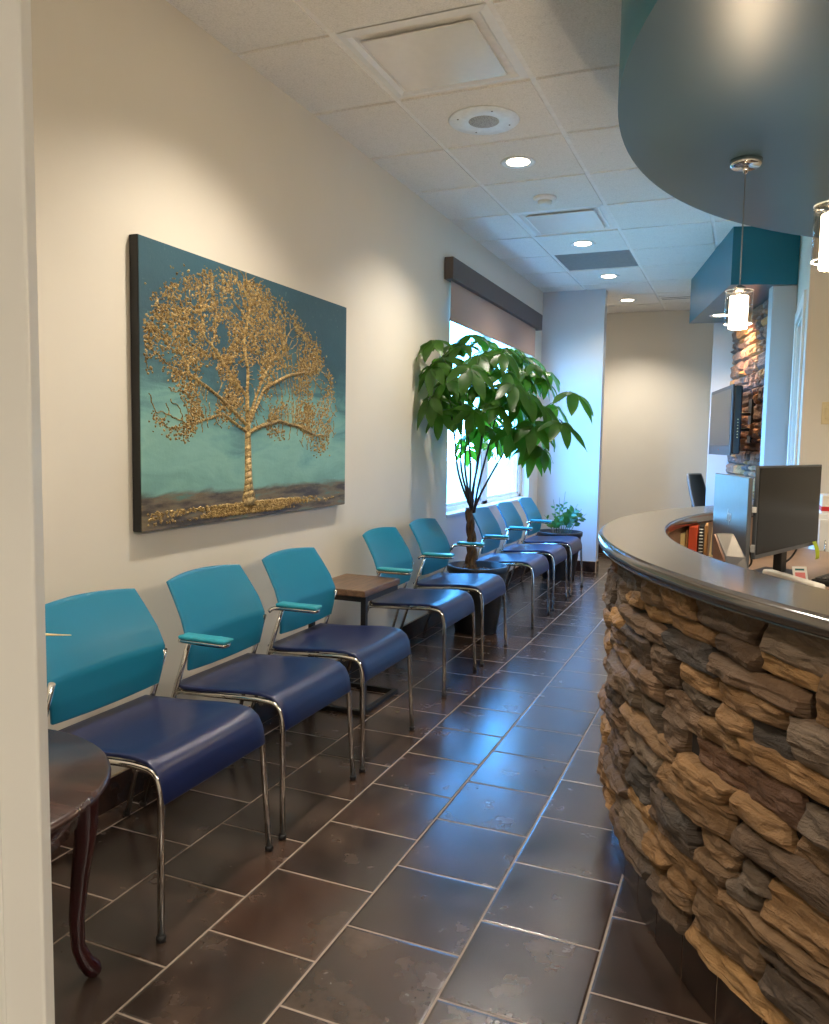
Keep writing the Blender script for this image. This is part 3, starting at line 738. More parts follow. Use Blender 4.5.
for k, tp in enumerate(tips_):
    mid = ttop.lerp(tp, .4)+Vector((-.05 if k < 3 else .01, 0, .03)); st = ttop+Vector((rg.uniform(-.015, .015), rg.uniform(-.015, .015), -.02))
    P = [st, st.lerp(mid, .5)+Vector((-.01, 0, 0)), mid, mid.lerp(tp, .5)+Vector((.005, .0, .012)), tp]; P = [p-PC for p in fillet(P, .08, 4)]
    MB().tube(P, [.0085-.004*i/(len(P)-1) for i in range(len(P))], 7).build('stem', M['stem'], t); stems.append([p+PC for p in P])
extra = [(rg.uniform(120, 560), rg.uniform(170, 420), rg.uniform(4.75, 5.35), .17, 6, rg.uniform(.3, .9)) for _ in range(16)]
spec = extra+[(470, 520, 4.9, .18, 6, .8), (540, 560, 4.85, .17, 6, .8), (505, 470, 4.7, .19, 6, .8), (430, 320, 4.65, .2, 6, .7), (350, 490, 4.8, .18, 6, .9), (150, 430, 4.65, .16, 5, 1.0),  # crop pixel of the leaf hub, depth, leaflet length, leaflets, tilt
 (125, 150, 4.62, .19, 6, .5), (95, 250, 4.58, .20, 6, .9), (110, 370, 4.55, .19, 6, 1.0), (165, 215, 4.75, .20, 6, .5), (190, 160, 5.05, .18, 6, .2),
 (265, 255, 4.50, .21, 6, .95), (175, 300, 4.62, .18, 5, .8), (235, 170, 4.9, .19, 6, .2), (270, 130, 5.05, .18, 6, .1), (320, 150, 5.15, .18, 6, .2),
 (300, 205, 4.7, .19, 6, .4), (345, 190, 4.85, .2, 6, .3), (390, 180, 5.05, .19, 6, .3), (430, 200, 5.2, .18, 6, .4), (480, 215, 5.35, .17, 6, .4),
 (455, 255, 4.95, .19, 6, .5), (400, 270, 4.75, .20, 6, .6), (520, 280, 5.15, .19, 6, .6), (560, 270, 5.3, .16, 5, .5), (548, 300, 5.0, .17, 6, .7),
 (652, 348, 4.85, .22, 5, .35), (610, 462, 4.75, .20, 6, .6), (545, 400, 4.85, .19, 6, .8), (560, 470, 5.0, .17, 6, .9), (490, 350, 4.75, .19, 6, .7),
 (440, 380, 4.9, .19, 6, .8), (430, 480, 4.75, .19, 6, .9), (500, 565, 4.8, .17, 6, .9), (395, 490, 5.05, .17, 5, .9), (380, 400, 4.65, .2, 6, .8),
 (340, 330, 4.75, .19, 6, .7), (330, 430, 5.15, .18, 6, .8), (280, 415, 4.6, .18, 6, .9), (225, 430, 4.75, .17, 5, .9), (230, 340, 5.1, .19, 6, .6),
 (270, 300, 5.25, .19, 6, .6), (210, 520, 5.2, .14, 5, .9), (255, 560, 5.3, .13, 5, .9), (340, 550, 5.3, .14, 5, .9), (375, 520, 5.25, .15, 5, .9),
 (180, 380, 4.9, .18, 6, .8), (140, 300, 4.9, .18, 6, .7), (530, 500, 5.1, .14, 5, .9), (480, 440, 5.1, .17, 5, .9), (360, 260, 5.2, .19, 6, .4), (440, 300, 5.2, .19, 6, .5),
 (210, 240, 5.15, .18, 6, .4), (590, 400, 5.1, .16, 5, .8), (300, 480, 5.0, .16, 5, .9), (120, 210, 4.85, .17, 5, .6)]
b = MB(); pb = MB()
for (a, c_, y, L, k, tl) in spec:
    h_ = z4(a, c_, y); h_.x = max(h_.x, .11)
    if y > 4.7 and rg.random() < 0: continue
    best = min((p for s_ in stems for p in s_[6:]), key=lambda p: (p-h_).length+max(0, p.z-h_.z)*1.2)
    out = h_-best; out.z *= .3
    if out.length < .03: out = Vector((rg.uniform(-.2, 1), rg.uniform(-1, 1), 0))
    out.normalize()
    if h_.x < .3: out = (out+Vector((.15, -.8, 0))).normalized()
    mid = best.lerp(h_, .5)+Vector((0, 0, .05))
    pb.tube([p-PC for p in fillet([best, mid, h_], .06, 3)], .0022, 5)
    hub(b, h_-PC, out, L, k, tl, rg)
for i, v in enumerate(b.v):                      # keep leaves off the wall
    if v[0]+PC.x < .03: b.v[i] = (.03-PC.x+(v[0]+PC.x-.03)*.05, v[1], v[2])
pb.build('petiole', leaf_mat('petiole_green', (60, 80, 40), (90, 110, 60), .05), t)
b.build('foliage', M['leaf'], t)

P2 = Vector((.345, 7.345, 0)); t = thing('potted_plant', 'small leafy plant in a wide black pot before the pale wall return', 'potted plant', P2)
pot(t, .150, .215, .445); soil(t, .19, .398, 9)
b = MB(); sb = MB()
def z6(a, b_, y): return at(520+a/10.36, 480+b_/10.36, 1, y)
for (a, c_, y, nl, ll) in [(470, 120, 7.35, 5, .045), (345, 200, 7.3, 4, .045), (410, 180, 7.42, 4, .045), (600, 250, 7.3, 9, .07), (560, 300, 7.2, 9, .07), (690, 350, 7.35, 7, .055), (640, 300, 7.45, 8, .06),
                           (400, 380, 7.25, 7, .06), (450, 390, 7.4, 7, .06), (360, 440, 7.2, 6, .055), (310, 430, 7.15, 6, .06), (500, 370, 7.3, 6, .06), (540, 400, 7.2, 6, .06), (250, 360, 7.2, 3, .05)]:
    tip = z6(a, c_, y)-P2; st = Vector((tip.x*.35, tip.y*.4, .4)); mid = st.lerp(tip, .5)+Vector((-tip.x*.08, 0, .03)); P = fillet([st, mid, tip], .06, 5)
    sb.tube(P, [.004-.0025*i/(len(P)-1) for i in range(len(P))], 6)
    for k in range(nl):
        u = .35+.65*k/max(1, nl-1); i = min(int(u*(len(P)-1)), len(P)-2); q = P[i]; d = (P[i+1]-P[i]).normalized(); s_ = d.cross(Vector((.3*rg.uniform(-1, 1), 1, 0))).normalized()*(1 if k % 2 else -1)
        leaflet(b, q, d*.7+s_*.9+Vector((0, rg.uniform(-.3, .3), 0)), Vector((0, -1, .4)), ll, ll*.45, .15, n=5)
sb.build('stem', M['leaf2'], t); b.build('foliage', M['leaf2'], t)

# ================================================================== STONE
def stones(fn, U, V, rows_h, lens, pal, seed, prot=(.012, .045), corner=.012, nuv=(14, 7), rough=1.0):
    """fn(u, v, depth) -> point; returns a builder holding rough individual stones laid in broken courses"""
    rg = random.Random(seed); b = MB(); b.uv = []; b.col = []
    v = V[0]; rects = []
    while v < V[1]-.01:
        h = rg.uniform(*rows_h)
        if v+h > V[1]-.03: h = V[1]-v
        u = U[0]-rg.uniform(0, .2)
        while u < U[1]:
            L = rg.uniform(*lens); r_ = rg.random()
            if h > .075 and r_ < .45:
                s_ = h*rg.uniform(.35, .65); m2 = u+L*rg.uniform(.4, .7)
                rects.append((u, u+L, v, v+s_)) if rg.random() < .5 else rects.extend([(u, m2, v, v+s_), (m2, u+L, v, v+s_)])
                m3 = u+L*rg.uniform(.3, .6)
                rects.append((u, u+L, v+s_, v+h)) if rg.random() < .4 else rects.extend([(u, m3, v+s_, v+h), (m3, u+L, v+s_, v+h)])
            else: rects.append((u, u+L, v, v+h))
            u += L
        v += h
    nu, nv = nuv
    for (u0, u1, v0, v1) in rects:
        u0 = max(u0, U[0]); u1 = min(u1, U[1]); v0 = max(v0, V[0]); v1 = min(v1, V[1])
        if u1-u0 < .02 or v1-v0 < .012: continue
        g = .0025; u0 += g; u1 -= g; v0 += g*.6; v1 -= g*.6
        j = lambda s_: rg.uniform(-s_, s_)
        c00, c10, c11, c01 = [(j(corner), j(corner*.45)) for _ in range(4)]
        wt = rg.uniform(0, corner*1.2)
        dep = rg.uniform(*prot); sd = rg.uniform(0, 100); tilt = j(.012); tiltu = j(.014); bow = rg.uniform(-.006, .01)
        cc = lin(rg.choices([p[0] for p in pal], [p[1] for p in pal])[0]); k_ = rg.uniform(.68, 1.18); cc = [min(1, x*k_) for x in cc]
        base = len(b.v); W_ = nv+3
        for i in range(-1, nu+2):
            for jx in range(-1, nv+2):
                a = min(max(i, 0), nu)/nu; q = min(max(jx, 0), nv)/nv
                du = (c00[0]*(1-a)*(1-q)+c10[0]*a*(1-q)+c11[0]*a*q+c01[0]*(1-a)*q); dv = (c00[1]*(1-a)*(1-q)+c10[1]*a*(1-q)+c11[1]*a*q+c01[1]*(1-a)*q)
                uu = u0+(u1-u0)*a+du; vv = v0+(v1-v0)*q+dv+wt*math.sin(a*PI)*(.5-q)*-.6
                vv += .004*rough*noise.noise(Vector((uu*14, q*3+sd, 2)))
                e = min(a, 1-a)*(u1-u0); f = min(q, 1-q)*(v1-v0); ed = min(e, f)
                rim = min(1, ed/.014)**.5
                nz = noise.noise(Vector((uu*7+sd, vv*24, sd)))*.010+noise.noise(Vector((uu*26+sd, vv*52, sd)))*.009+.007*abs(noise.noise(Vector((uu*3+sd, vv*60, sd*2))))
                st = .006*math.floor(2.4*(noise.noise(Vector((uu*4+sd, vv*18, sd+9)))+1))
                d = dep*(.45+.55*rim)+(nz+st*.6)*rough*(.4+.6*rim)+tilt*(q-.5)+tiltu*(a-.5)+bow*math.sin(a*PI)
                if i in (-1, nu+1) or jx in (-1, nv+1): d = -.004
                d = max(d, -.004)
                b.v.append(tuple(fn(uu, vv, d))); b.uv.append((uu+sd, vv+sd*.37)); b.col.append((*cc, 1))
        for i in range(nu+2):
            for jx in range(nv+2):
                q = base+i*W_+jx; b.f.append((q, q+W_, q+W_+1, q+1)); b.sm.append(False); b.mi.append(0)
    return b

# ================================================================== RECEPTION DESK
DC = (3.633, 2.95); A0, A1 = 136.5, 258; RO, RI, RS, RT = 2.177, 1.957, 2.106, 2.098
desk = thing('reception_desk', 'curved reception desk clad in rough brown ledge stone with dark counter', 'reception desk', (DC[0], DC[1], 0))
zt, zb = .966, .926
prof = [(RI, zb+.008), (RI+.006, zb), (RO-.008, zb)]+[(RO-.02+.02*math.sin(a), (zt+zb)/2-.02*math.cos(a)) for a in [PI*k/10 for k in range(1, 10)]]+[(RO-.014, zt), (RI+.014, zt)]+[(RI+.012-.012*math.sin(a), zt-.012+.012*math.cos(a)) for a in (.4, .8, 1.2)]
q = MB(); q.sweep(prof, (0, 0), A0, A1, 150, True); o = q.build('countertop', M['counter'], desk)
for p_ in o.data.polygons: p_.use_smooth = True
md = o.modifiers.new('ws', 'WEIGHTED_NORMAL'); md.keep_sharp = False
# stone, toe kick, inner carcass
arc = math.radians(A1-A0)*RS
def desk_fn(u, v, d):
    a = math.radians(A1)-u/RS; r = RS+d; return (r*math.cos(a), r*math.sin(a), v)
pal = [((146, 112, 74), 3.4), ((130, 102, 72), 3.4), ((112, 90, 70), 3), ((88, 74, 62), 2.6), ((118, 102, 86), 2.4), ((76, 69, 64), 1.3), ((162, 126, 82), 1.8), ((112, 80, 58), 1.2)]
sb = stones(desk_fn, (.0, arc), (.148, .924), (.045, .098), (.13, .38), pal, 21, prot=(.002, .028), corner=.022, nuv=(22, 9), rough=1.25)
cl = sb.build('stone_cladding', M['stone'], desk)
q = MB(); q.sweep([(RS-.05, .13), (RS-.002, .13), (RS-.002, .925), (RS-.05, .925)], (0, 0), A0, A1, 100); q.build('core_wall', M['mortar'], desk)
q = MB(); na = int((A1-A0)/3.85)
q.sweep([(RT-.03, .0), (RT-.002, .0), (RT-.002, .129), (RT-.03, .129)], (0, 0), A0, A1, 100); q.mi = [1]*len(q.f)
for k in range(na):
    a = A0+(A1-A0)*k/na; n0 = len(q.f); q.sweep([(RT-.01, .001), (RT, .001), (RT, .1285), (RT-.01, .1285)], (0, 0), a+.06, a+(A1-A0)/na-.06, 6); q.mi[n0:] = [0]*(len(q.f)-n0)
q.build('toe_kick', [M['basetile'], M['grout']], desk)
q = MB(); q.sweep([(RI+.03, .02), (RI+.05, .02), (RI+.05, .925), (RI+.03, .925)], (0, 0), A0, A1, 100); q.build('inner_panel', M['laminate'], desk)
q = MB(); q.sweep([(1.28, .73), (RI+.03, .73), (RI+.03, .76), (1.28, .76)], (0, 0), A0, A1, 100, False); q.build('work_surface', M['laminate'], desk)
for a in (A0+1, 165, 196, 227, A1-1):
    q = MB(); q.sweep([(1.4, 0), (RI+.03, 0), (RI+.03, .73), (1.4, .73)], (0, 0), a-.4, a+.4, 1); q.build('support_panel', M['laminate'], desk)
# thin seam in the counter
# ------------- things on the desk (surface z = .76)
ZD = .76
def monitor(p_near, p_far, z0, z1, label, face, back_visible):
    """flat monitor whose bottom edge runs p_near -> p_far; face = unit normal of the screen side"""
    a = Vector((*p_near, 0)); c = Vector((*p_far, 0)); L = (c-a).length; n_ = Vector((*face, 0)).normalized()
    t = thing('monitor', label, 'monitor', ((a.x+c.x)/2, (a.y+c.y)/2, ZD))
    x = (c-a).normalized(); n_ = (n_-x*n_.dot(x)).normalized()
    Mx = Matrix(((x.x, n_.x, 0, 0), (x.y, n_.y, 0, 0), (0, 0, 1, 0), (0, 0, 0, 1)))
    hh = L/2; q = MB(); q.box(-hh, hh, -.014, 0, z0-ZD, z1-ZD, Mx); q.build('housing', M['monback'], t, bevel=.003, seg=3)
    q = MB(); e = .008; q.box(-hh+e, hh-e, 0, .0015, z0-ZD+.016, z1-ZD-e, Mx); q.build('screen', M['screen'], t)
    q = MB(); q.box(-.03, .03, -.045, -.0142, .0145, .15, Mx); q.build('stand_neck', M['blackpl'], t, bevel=.004)
    q = MB(); q.box(-.10, .10, -.12, .04, 0, .014, Mx); q.build('stand_base', M['blackpl'], t, bevel=.005)
    return t, Mx
mA, MxA = monitor((1.943, 2.80), (1.826, 3.22), .835, 1.147, 'slim monitor seen from behind, its grey back reflecting blue light', (.96, .28), True)
# round emblem with slanted letters on its back
def text(body, size, Mt, mat, parent=None, name='lettering', ext=.0004, shear=0):
    cu = bpy.data.curves.new(name, 'FONT'); cu.body = body; cu.size = size; cu.extrude = ext; cu.align_x = 'CENTER'; cu.align_y = 'CENTER'; cu.shear = shear
    o = bpy.data.objects.new(name, cu); COL.objects.link(o); cu.materials.append(mat)
    bpy.context.view_layer.update(); me = bpy.data.meshes.new_from_object(o.evaluated_get(bpy.context.evaluated_depsgraph_get())); bpy.data.objects.remove(o); o = bpy.data.objects.new(name, me); COL.objects.link(o)
    if parent: o.parent = parent
    o.matrix_local = Mt; return o
Mt = MxA @ Matrix.Diagonal((-1, 1, 1, 1)) @ Matrix.Translation((.0, -.0145, .245)) @ Matrix.Rotation(PI/2, 4, 'X')
text('hp', .06, Mt, plain('emblem_letters', (168, 178, 188), .3), mA, shear=.3)
mB, MxB = monitor((1.962, 3.00), (2.205, 3.62), .855, 1.182, 'slim monitor with a black screen turned towards the desk chair side', (.93, -.36), False)
# small white clips on the two facing edges
tag(MB().box(1.944, 1.958, 2.783, 2.79, .905, .93).build('edge_clip', M['grey'], bevel=.002), 'small pale clip on the near edge of the blue-lit monitor', 'clip')
tag(MB().box(1.946, 1.960, 2.986, 2.996, 1.02, 1.04).build('edge_clip', M['white'], bevel=.002), 'small white clip on the left edge of the black-screen monitor', 'clip')
# leaning brown-faced case in front of monitor A
P = [at(709.5, 532, 1, 2.72), at(728.5, 552, 1, 2.60)]
t = thing('card_terminal', 'grey wedge-shaped desk device with a copper brown face beside the monitor back', 'desk device', (1.865, 2.70, ZD))
q = MB(); Mx = frame_M((0, 0, 0), (.30, -.95, 0)) @ Matrix.Diagonal((1, 1, 1.22, 1))
q.add([Mx @ Vector(v) for v in ((-.07, -.012, 0), (.07, -.012, 0), (.07, -.012, .085), (.035, -.012, .115), (-.07, -.012, .165), (-.07, -.006, 0), (.07, -.006, 0), (.07, -.006, .085), (.035, -.006, .115), (-.07, -.006, .165))],
      [(0, 1, 2, 3, 4), (9, 8, 7, 6, 5), (0, 5, 6, 1), (1, 6, 7, 2), (2, 7, 8, 3), (3, 8, 9, 4), (4, 9, 5, 0)]); q.build('face_plate', M['kraft'], t)
q = MB()
q.add([Mx @ Vector(v) for v in ((-.07, -.006, 0), (.085, -.006, 0), (.075, -.006, .085), (.04, -.006, .118), (-.07, -.006, .168), (-.07, .05, 0), (.125, .05, 0), (.105, .05, .07), (.065, .05, .118), (-.07, .05, .168))],
      [(0, 1, 2, 3, 4), (9, 8, 7, 6, 5), (0, 5, 6, 1), (1, 6, 7, 2), (2, 7, 8, 3), (3, 8, 9, 4), (4, 9, 5, 0)]); q.build('casing', M['darkgrey'], t, bevel=.003)
# keyboard
t = thing('keyboard', 'black computer keyboard on the desk right of the screens', 'keyboard', (2.30, 3.32, ZD), math.radians(68))
MB().box(-.22, .22, -.07, .07, 0, .02).build('case', M['blackpl'], t, bevel=.004)
q = MB()
for r_ in range(6):
    for k in range(18): q.box(-.21+k*.0235, -.21+k*.0235+.0195, -.062+r_*.021, -.062+r_*.021+.017, .02, .0265)
q.build('keycaps', M['darkgrey'], t, bevel=.002)
# rear shelf cluster under the counter overhang: binders and folders against the inner panel
def slab(name, ang, r, wd, h, th, mat, label, cat, lean=0, z=ZD, grp=None, rot=0):
    a = math.radians(ang); c = Vector((DC[0]+r*math.cos(a), DC[1]+r*math.sin(a), z)); Mx = frame_M(c, (-math.sin(a), math.cos(a), 0))
    q = MB(); Ml = Mx @ Matrix.Rotation(rot, 4, 'Z') @ Matrix.Rotation(lean, 4, 'Y')
    q.box(-th/2, th/2, -wd/2, wd/2, 0, h, Ml); return tag(q.build(name, mat, bevel=.002), label, cat, grp)
def standing(name, x0, x1, y0, dep, h, mat, label, cat, lean=0):
    Mx = Matrix.Translation(((x0+x1)/2, y0, ZD)) @ Matrix.Rotation(lean, 4, 'Y'); w = (x1-x0)/2
    return tag(MB().box(-w, w, 0, dep, 0, h, Mx).build(name, mat, bevel=.002), label, cat)
standing('box', 1.684, 1.706, 3.36, .12, .135, M['cream'], 'pale cream carton at the left end of the row under the counter rim', 'box')
standing('file_board', 1.709, 1.715, 3.38, .12, .15, M['tanboard'], 'thin tan board standing left of the orange binder', 'folder')
standing('binder', 1.718, 1.752, 3.38, .14, .162, M['orange'], 'bright orange binder standing under the far counter rim', 'binder')
t = thing('spiral_notebook', 'black spiral-bound book standing right of the orange binder', 'book', (1.766, 3.39, ZD))
MB().box(-.009, .009, 0, .14, 0, .165).build('cover', M['blackpl'], t, bevel=.001)
q = MB()
for k in range(12): q.lathe([(.0065, -.0012), (.0085, -.0012), (.0085, .0012), (.0065, .0012), (.0065, -.0012)], (0, -.009, .012+k*.013), 12, cap=False)
q.build('spiral', M['white'], t)
standing('file_board', 1.778, 1.789, 3.38, .14, .17, M['tanboard'], 'thin tan board standing right of the spiral-bound book', 'folder')
standing('paper_folder', 1.797, 1.811, 3.36, .14, .165, M['cream'], 'creased pale yellow folder leaning beside the tan board', 'folder', lean=.06)
standing('paper_folder', 1.829, 1.842, 3.33, .12, .07, M['tealboard'], 'short dark teal folder at the foot of the yellow folder', 'folder')
standing('paper_sheaf', 1.852, 1.872, 3.36, .12, .17, plain('grey_paper', (176, 170, 160), .7), 'greyish sheaf of papers leaning behind the wedge-shaped device', 'papers', lean=-.1)
# white rolled handset-like block and card
p = at(783, 574, 2, .80)
t = thing('paper_tray', 'long white folded paper block along the counter inner edge', 'papers', (2.085, 3.01, ZD), math.radians(-62))
t.name = 'folded_paper'
MB().box(-.16, .16, -.022, .022, 0, .045).build('block', M['paper'], t, bevel=.008, seg=3)
t = thing('small_card', 'small white card with pink printing propped behind the white paper block', 'card', (2.125, 3.20, ZD))
Mx = Matrix.Rotation(math.radians(20), 4, 'Z') @ Matrix.Rotation(-.4, 4, 'X') @ Matrix.Scale(.75, 4)
q = MB(); q.box(-.035, .035, -.001, .001, .0, .075, Mx); q.build('sheet', M['paper'], t)
q = MB(); q.box(-.024, .024, -.0016, -.001, .012, .045, Mx); q.build('print_patch', M['pinkprint'], t)
q = MB(); q.box(-.022, .022, -.0016, -.001, .055, .064, Mx); q.build('print_line', M['tealboard'], t)
# sticky note hanging from the monitor's bottom corner
q = MB(); Ms = MxB.copy(); Ms.translation = ((1.962+2.205)/2, (3.0+3.62)/2, 0)
def stk(u, v): p_ = Ms @ Vector((.255+u*.045+v*.018, .004+.012*math.sin(v*2.2), .872-v*.072)); return p_
q.grid(stk, 4, 6); tag(q.build('sticky_note', M['sticky'], solid=.0006), 'lime yellow sticky note hanging off the black-screen monitor corner', 'sticky note')
# cables behind monitors
tag(MB().tube(fillet([(2.07, 3.50, .775), (2.11, 3.58, .80), (2.13, 3.57, .84), (2.125, 3.55, .90)], .05, 5), .004, 8).build('monitor_cable', M['blackpl']), 'black cable rising behind the black-screen monitor', 'cable')
tag(MB().tube(fillet([(1.93, 3.35, .766), (1.96, 3.30, .80), (1.93, 3.15, .93), (1.945, 3.2, 1.0)], .06, 5), .004, 8).build('monitor_cable', M['blackpl']), 'black cable looping in the gap between the two monitors', 'cable')

# ------------- cabinet and box by the rear wall
t = thing('storage_cabinet', 'white cabinet against the beige wall behind the screens', 'cabinet', (2.88, 4.6, 0))
MB().box(-.62, .62, -.2, .24, 0, .925).build('body', M['white'], t, bevel=.004)
for k in range(3):
    d_ = MB().box(-.61+k*.41, -.61+k*.41+.4, -.218, -.2, .08, .90).build('door', M['white'], t, bevel=.003)
    MB().tube([(-.58+k*.41, -.232, .7), (-.58+k*.41, -.232, .8)], .004, 8).build('handle', M['chrome'], d_)
t = thing('carton', 'white carton with a red stripe on the cabinet at the right edge', 'box', (2.42, 4.54, .925))
MB().box(-.14, .2, -.1, .1, 0, .09).build('body', M['paper'], t, bevel=.003)
MB().box(-.141, .201, -.102, .101, .012, .034).build('stripe', M['red'], t)
MB().add
t = thing('light_switch', 'almond light switch plate on the beige wall at the right edge', 'light switch', (2.325, YW, 1.44))
MB().box(-.04, .075, -.006, 0, -.06, .06).build('plate', M['almond'], t, bevel=.003)
for x in (-.01, .045): MB().box(x-.014, x+.014, -.011, -.006, -.03, .03).build('rocker', M['almond'], t, bevel=.002)

# ------------- office chair beyond the desk
t = thing('office_chair', 'black office chair with a grey-rimmed back beyond the counter', 'office chair', (1.72, 8.5, 0), math.radians(-18))
def ocb(u, v):
    y = (v-.5)*2; z = .52+u*.47; wd = .22*(1-.25*u**3-.1*(1-u)); return (-.20-.13*u+.04*(y*y), y*wd, .52+u*.45)
MB().grid(ocb, 14, 10).build('backrest', M['blackpl'], t, solid=.03, bevel=.01)
q = MB(); rim = [ocb(i/14, 0) for i in range(15)]+[ocb(1, j/10) for j in range(1, 10)]+[ocb(i/14, 1) for i in range(14, -1, -1)]
q.tube(rim, .014, 8); q.build('back_rim', M['grey'], t)
MB().box(-.23, .25, -.24, .24, .43, .50).build('seat', M['blackpl'], t, bevel=.03, seg=4)
MB().tube([(-.2, 0, .45), (-.28, 0, .5), (-.285, 0, .7)], .02, 8).build('back_bracket', M['blackpl'], t)
MB().tube([(0, 0, .08), (0, 0, .43)], .028, 12).build('gas_column', M['darkgrey'], t)
for k in range(5):
    a = k*2*PI/5; l = MB().tube([(0, 0, .10), (.27*math.cos(a), .27*math.sin(a), .075)], [.028, .016], 8).build('leg', M['blackpl'], t)
    MB().lathe([(0, -.012), (.025, -.012), (.028, 0), (.025, .012), (0, .012)], n=16, M4=Matrix.Translation((.28*math.cos(a), .28*math.sin(a), .028)) @ Matrix.Rotation(PI/2, 4, 'X')).build('caster', M['blackpl'], l)
for s in (-1, 1):
    MB().tube(fillet([(-.12, s*.24, .45), (-.1, s*.28, .47), (-.1, s*.28, .66), (.1, s*.28, .66)], .04, 4), .014, 8).build('armrest', M['blackpl'], t)

# ------------- stone on the pier + television
Ln = (B-A).length; dA = (B-A)/Ln; nrm = Vector((-dA.y, dA.x, 0)); 
if nrm.x > 0: nrm = -nrm
def pier_fn(u, v, d): q = B-dA*u+Vector((.03, 0, 0))+nrm*(d+.002); return (q.x, q.y, v)
pal2 = [((196, 142, 106), 3), ((168, 124, 104), 3), ((132, 108, 102), 3), ((206, 144, 90), 2), ((112, 94, 92), 2), ((160, 116, 92), 2)]
sb = stones(pier_fn, (0.0, Ln-.03), (.0, 2.352), (.09, .15), (.16, .36), pal2, 4, prot=(.03, .055), corner=.008, nuv=(8, 6), rough=.8)
o = sb.build('wall_stone', M['stone']); struct(o)
t = thing('television', 'flat television on a wall bracket in front of the stone panel', 'television', (1.716, 6.8, 1.19))
xv = Vector((-.178, .90, 0)).normalized(); nv_ = Vector((-xv.y, xv.x, 0)); 
Mx = Matrix(((xv.x, nv_.x, 0, 0), (xv.y, nv_.y, 0, 0), (0, 0, 1, 0), (0, 0, 0, 1)))
q = MB(); q.box(-.46, .46, -.075, -.012, .01, .515, Mx); q.build('rear_housing', M['brownglow'], t, bevel=.012, seg=3)
q = MB(); q.box(-.47, .47, -.014, 0, 0, .525, Mx); q.build('bezel', M['darkgrey'], t, bevel=.005)
q = MB(); q.box(-.44, .44, 0, .002, .075, .495, Mx); q.build('screen', M['tvscreen'], t)
q = MB(); q.box(-.006, .006, .001, .003, .035, .045, Mx); q.build('power_lamp', M['orange'], t)
q = MB()
for k in range(7): q.box(-.471, -.465, -.05, -.044, .13+k*.022, .137+k*.022, Mx)
q.build('buttons', M['cream'], t)
ar = MB(); ar.box(-.12, .10, -.10, -.075, .15, .38, Mx); ar.build('mount_plate', M['black'], t, bevel=.003)
for dz in (.2, .32):
    q = MB(); q.tube([Mx @ Vector((-.05, -.08, dz)), Mx @ Vector((-.12, -.19, dz)), Mx @ Vector((.0, -.225, dz))], .013, 8); q.build('mount_arm', M['black'], t)
q = MB(); q.box(-.06, .06, -.255, -.22, .1, .44, Mx); q.build('wall_bracket', M['black'], t, bevel=.003)

# ================================================================== PENDANTS
def pendant(x, y, zg0, zg1, label):
    t = thing('pendant_light', label, 'pendant light', (x, y, 2.32), group='pendant lights over the desk')
    MB().lathe([(0, -.026), (.05, -.026), (.056, -.02), (.058, -.001), (0, -.001)], n=40).build('ceiling_canopy', M['chrome'], t)
    MB().lathe([(0, -.05), (.006, -.05), (.012, -.034), (.012, -.026), (0, -.026)], n=16).build('cord_grip', M['chrome'], t)
    MB().tube([(0, 0, -.05), (0, 0, zg1-2.32+.005)], .0022, 6).build('cord', M['grey'], t)
    z1 = zg1-2.32; z0 = zg0-2.32
    MB().lathe([(.0, z1-.002), (.02, z1-.002), (.024, z1+.012), (.008, z1+.022), (0, z1+.022)], n=20).build('lamp_cap', M['chrome'], t)
    MB().lathe([(.0475, z0), (.05, z0), (.05, z1), (.0475, z1), (.0475, z0)], n=36, cap=False).build('glass_shade', M['shadeglass'], t)
    MB().lathe([(0, z1-.002), (.05, z1-.002), (.05, z1-.006), (0, z1-.006)], n=36).build('shade_top', M['shadeglass'], t)
    for zz in (z0, z1):
        MB().lathe([(.047, zz-.0012), (.0508, zz-.0012), (.0508, zz+.0012), (.047, zz+.0012), (.047, zz-.0012)], n=36, cap=False).build('shade_rim', M['paleblue'], t)
    q = MB()
    for ring, k in ((.029, 14), (.018, 8)):
        for i in range(k):
            a = 2*PI*i/k; px_, py_ = ring*math.cos(a), ring*math.sin(a); q.tube([(px_, py_, z1-.02), (px_, py_, z0-.018)], .0046, 6)
    q.build('crystal_rods', M['crystal'], t)
    l = bpy.data.lights.new('pendant_lamp', 'POINT'); l.energy = 14; l.color = (1, .78, .52); l.shadow_soft_size = .035
    o = bpy.data.objects.new('pendant_lamp', l); COL.objects.link(o); o.location = (x, y, zg0-.06)
pendant(1.864, 3.318, 1.715, 1.838, 'pendant light with clear glass cylinder hanging left, before the television')
pendant(2.082, 2.08, 1.672, 1.795, 'pendant light with clear glass cylinder cut by the right edge')

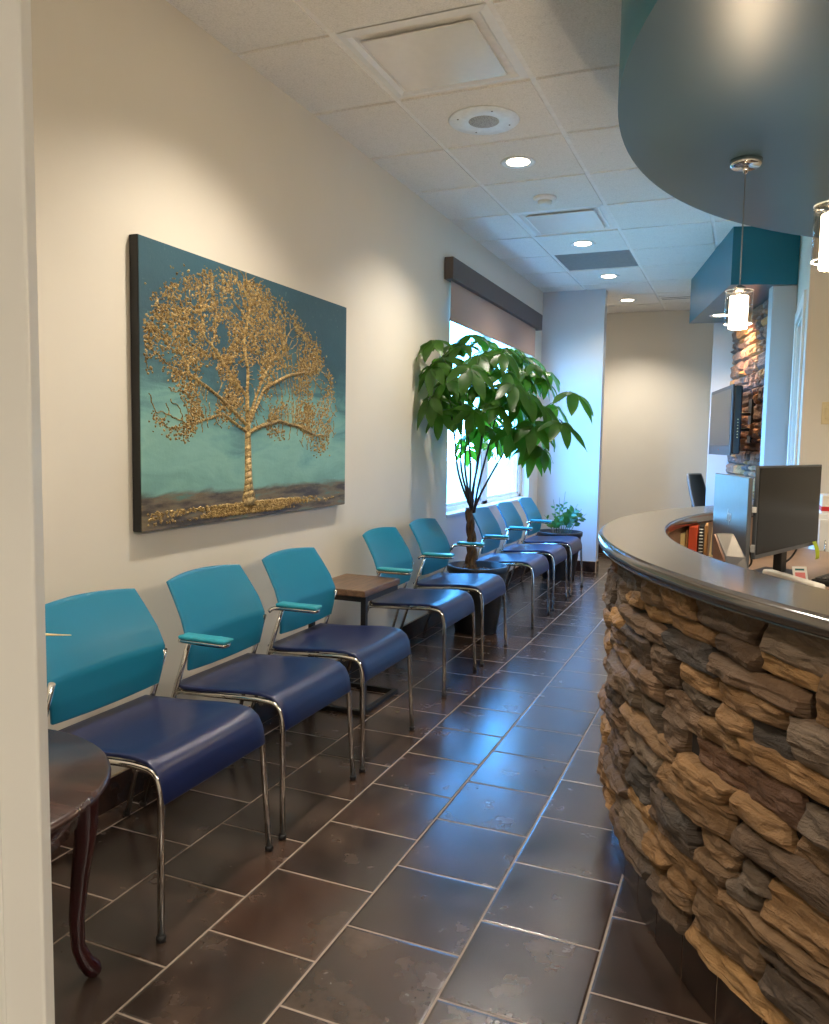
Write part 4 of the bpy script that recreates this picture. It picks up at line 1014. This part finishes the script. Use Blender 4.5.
# ================================================================== LIGHT
for x, y in ((3.2, 7.6), (4.6, 6.4)): spot(x, y, H-.01, 60)  # unseen spots beyond the desk wall, without fixtures
for x, y, e_ in ((2.3, -1.0, 95), (3.6, -.4, 230), (5.2, .4, 260)): spot(x, y, H-.01, e_, 160, r=.35)  # unseen fill spots added behind and right of the camera, no fixtures there
for x, y in ((3.4, 1.7), (3.2, 3.9), (4.6, 2.9)): spot(x, y, 2.315, 48, 150, (1, .86, .70), r=.25)  # unseen fill added inside the desk ring to raise the bounce light
wd = bpy.data.worlds.new('world'); sc.world = wd; wd.use_nodes = True; nt = wd.node_tree; bg = nt.nodes['Background']
tc = nt.nodes.new('ShaderNodeTexCoord'); sx = nt.nodes.new('ShaderNodeSeparateXYZ'); rp = nt.nodes.new('ShaderNodeValToRGB')
nt.links.new(tc.outputs['Generated'], sx.inputs[0]); nt.links.new(sx.outputs[2], rp.inputs[0])
r = rp.color_ramp; r.elements[0].position = 0; r.elements[0].color = (.26, .62, 1, 1); r.elements[1].position = .5; r.elements[1].color = (.09, .40, 1, 1)
e = r.elements.new(.06); e.color = (.22, .58, 1, 1); e = r.elements.new(.12); e.color = (.11, .44, 1, 1)
nt.links.new(rp.outputs[0], bg.inputs[0]); bg.inputs[1].default_value = 27.0
pl = bpy.data.lights.new('window_portal', 'AREA'); pl.shape = 'RECTANGLE'; pl.size = 2.6; pl.size_y = 2.6; pl.cycles.is_portal = True
po = bpy.data.objects.new('window_portal', pl); COL.objects.link(po); po.location = (-.2, (WY0+WY1)/2, (WZ0+WZ1)/2)
po.rotation_euler = Vector((1, 0, 0)).to_track_quat('-Z', 'Y').to_euler()
sc.view_settings.view_transform = 'Standard'; sc.view_settings.look = 'None'; sc.view_settings.gamma = 1; sc.view_settings.exposure = .33
sc.view_settings.use_curve_mapping = False
sc.cycles.max_bounces = 8; sc.cycles.diffuse_bounces = 5; sc.cycles.glossy_bounces = 4; sc.cycles.transparent_max_bounces = 12; sc.cycles.use_denoising = True
sc.cycles.sample_clamp_indirect = 6
try: sc.cycles.denoiser = 'OPENIMAGEDENOISE'
except Exception: pass
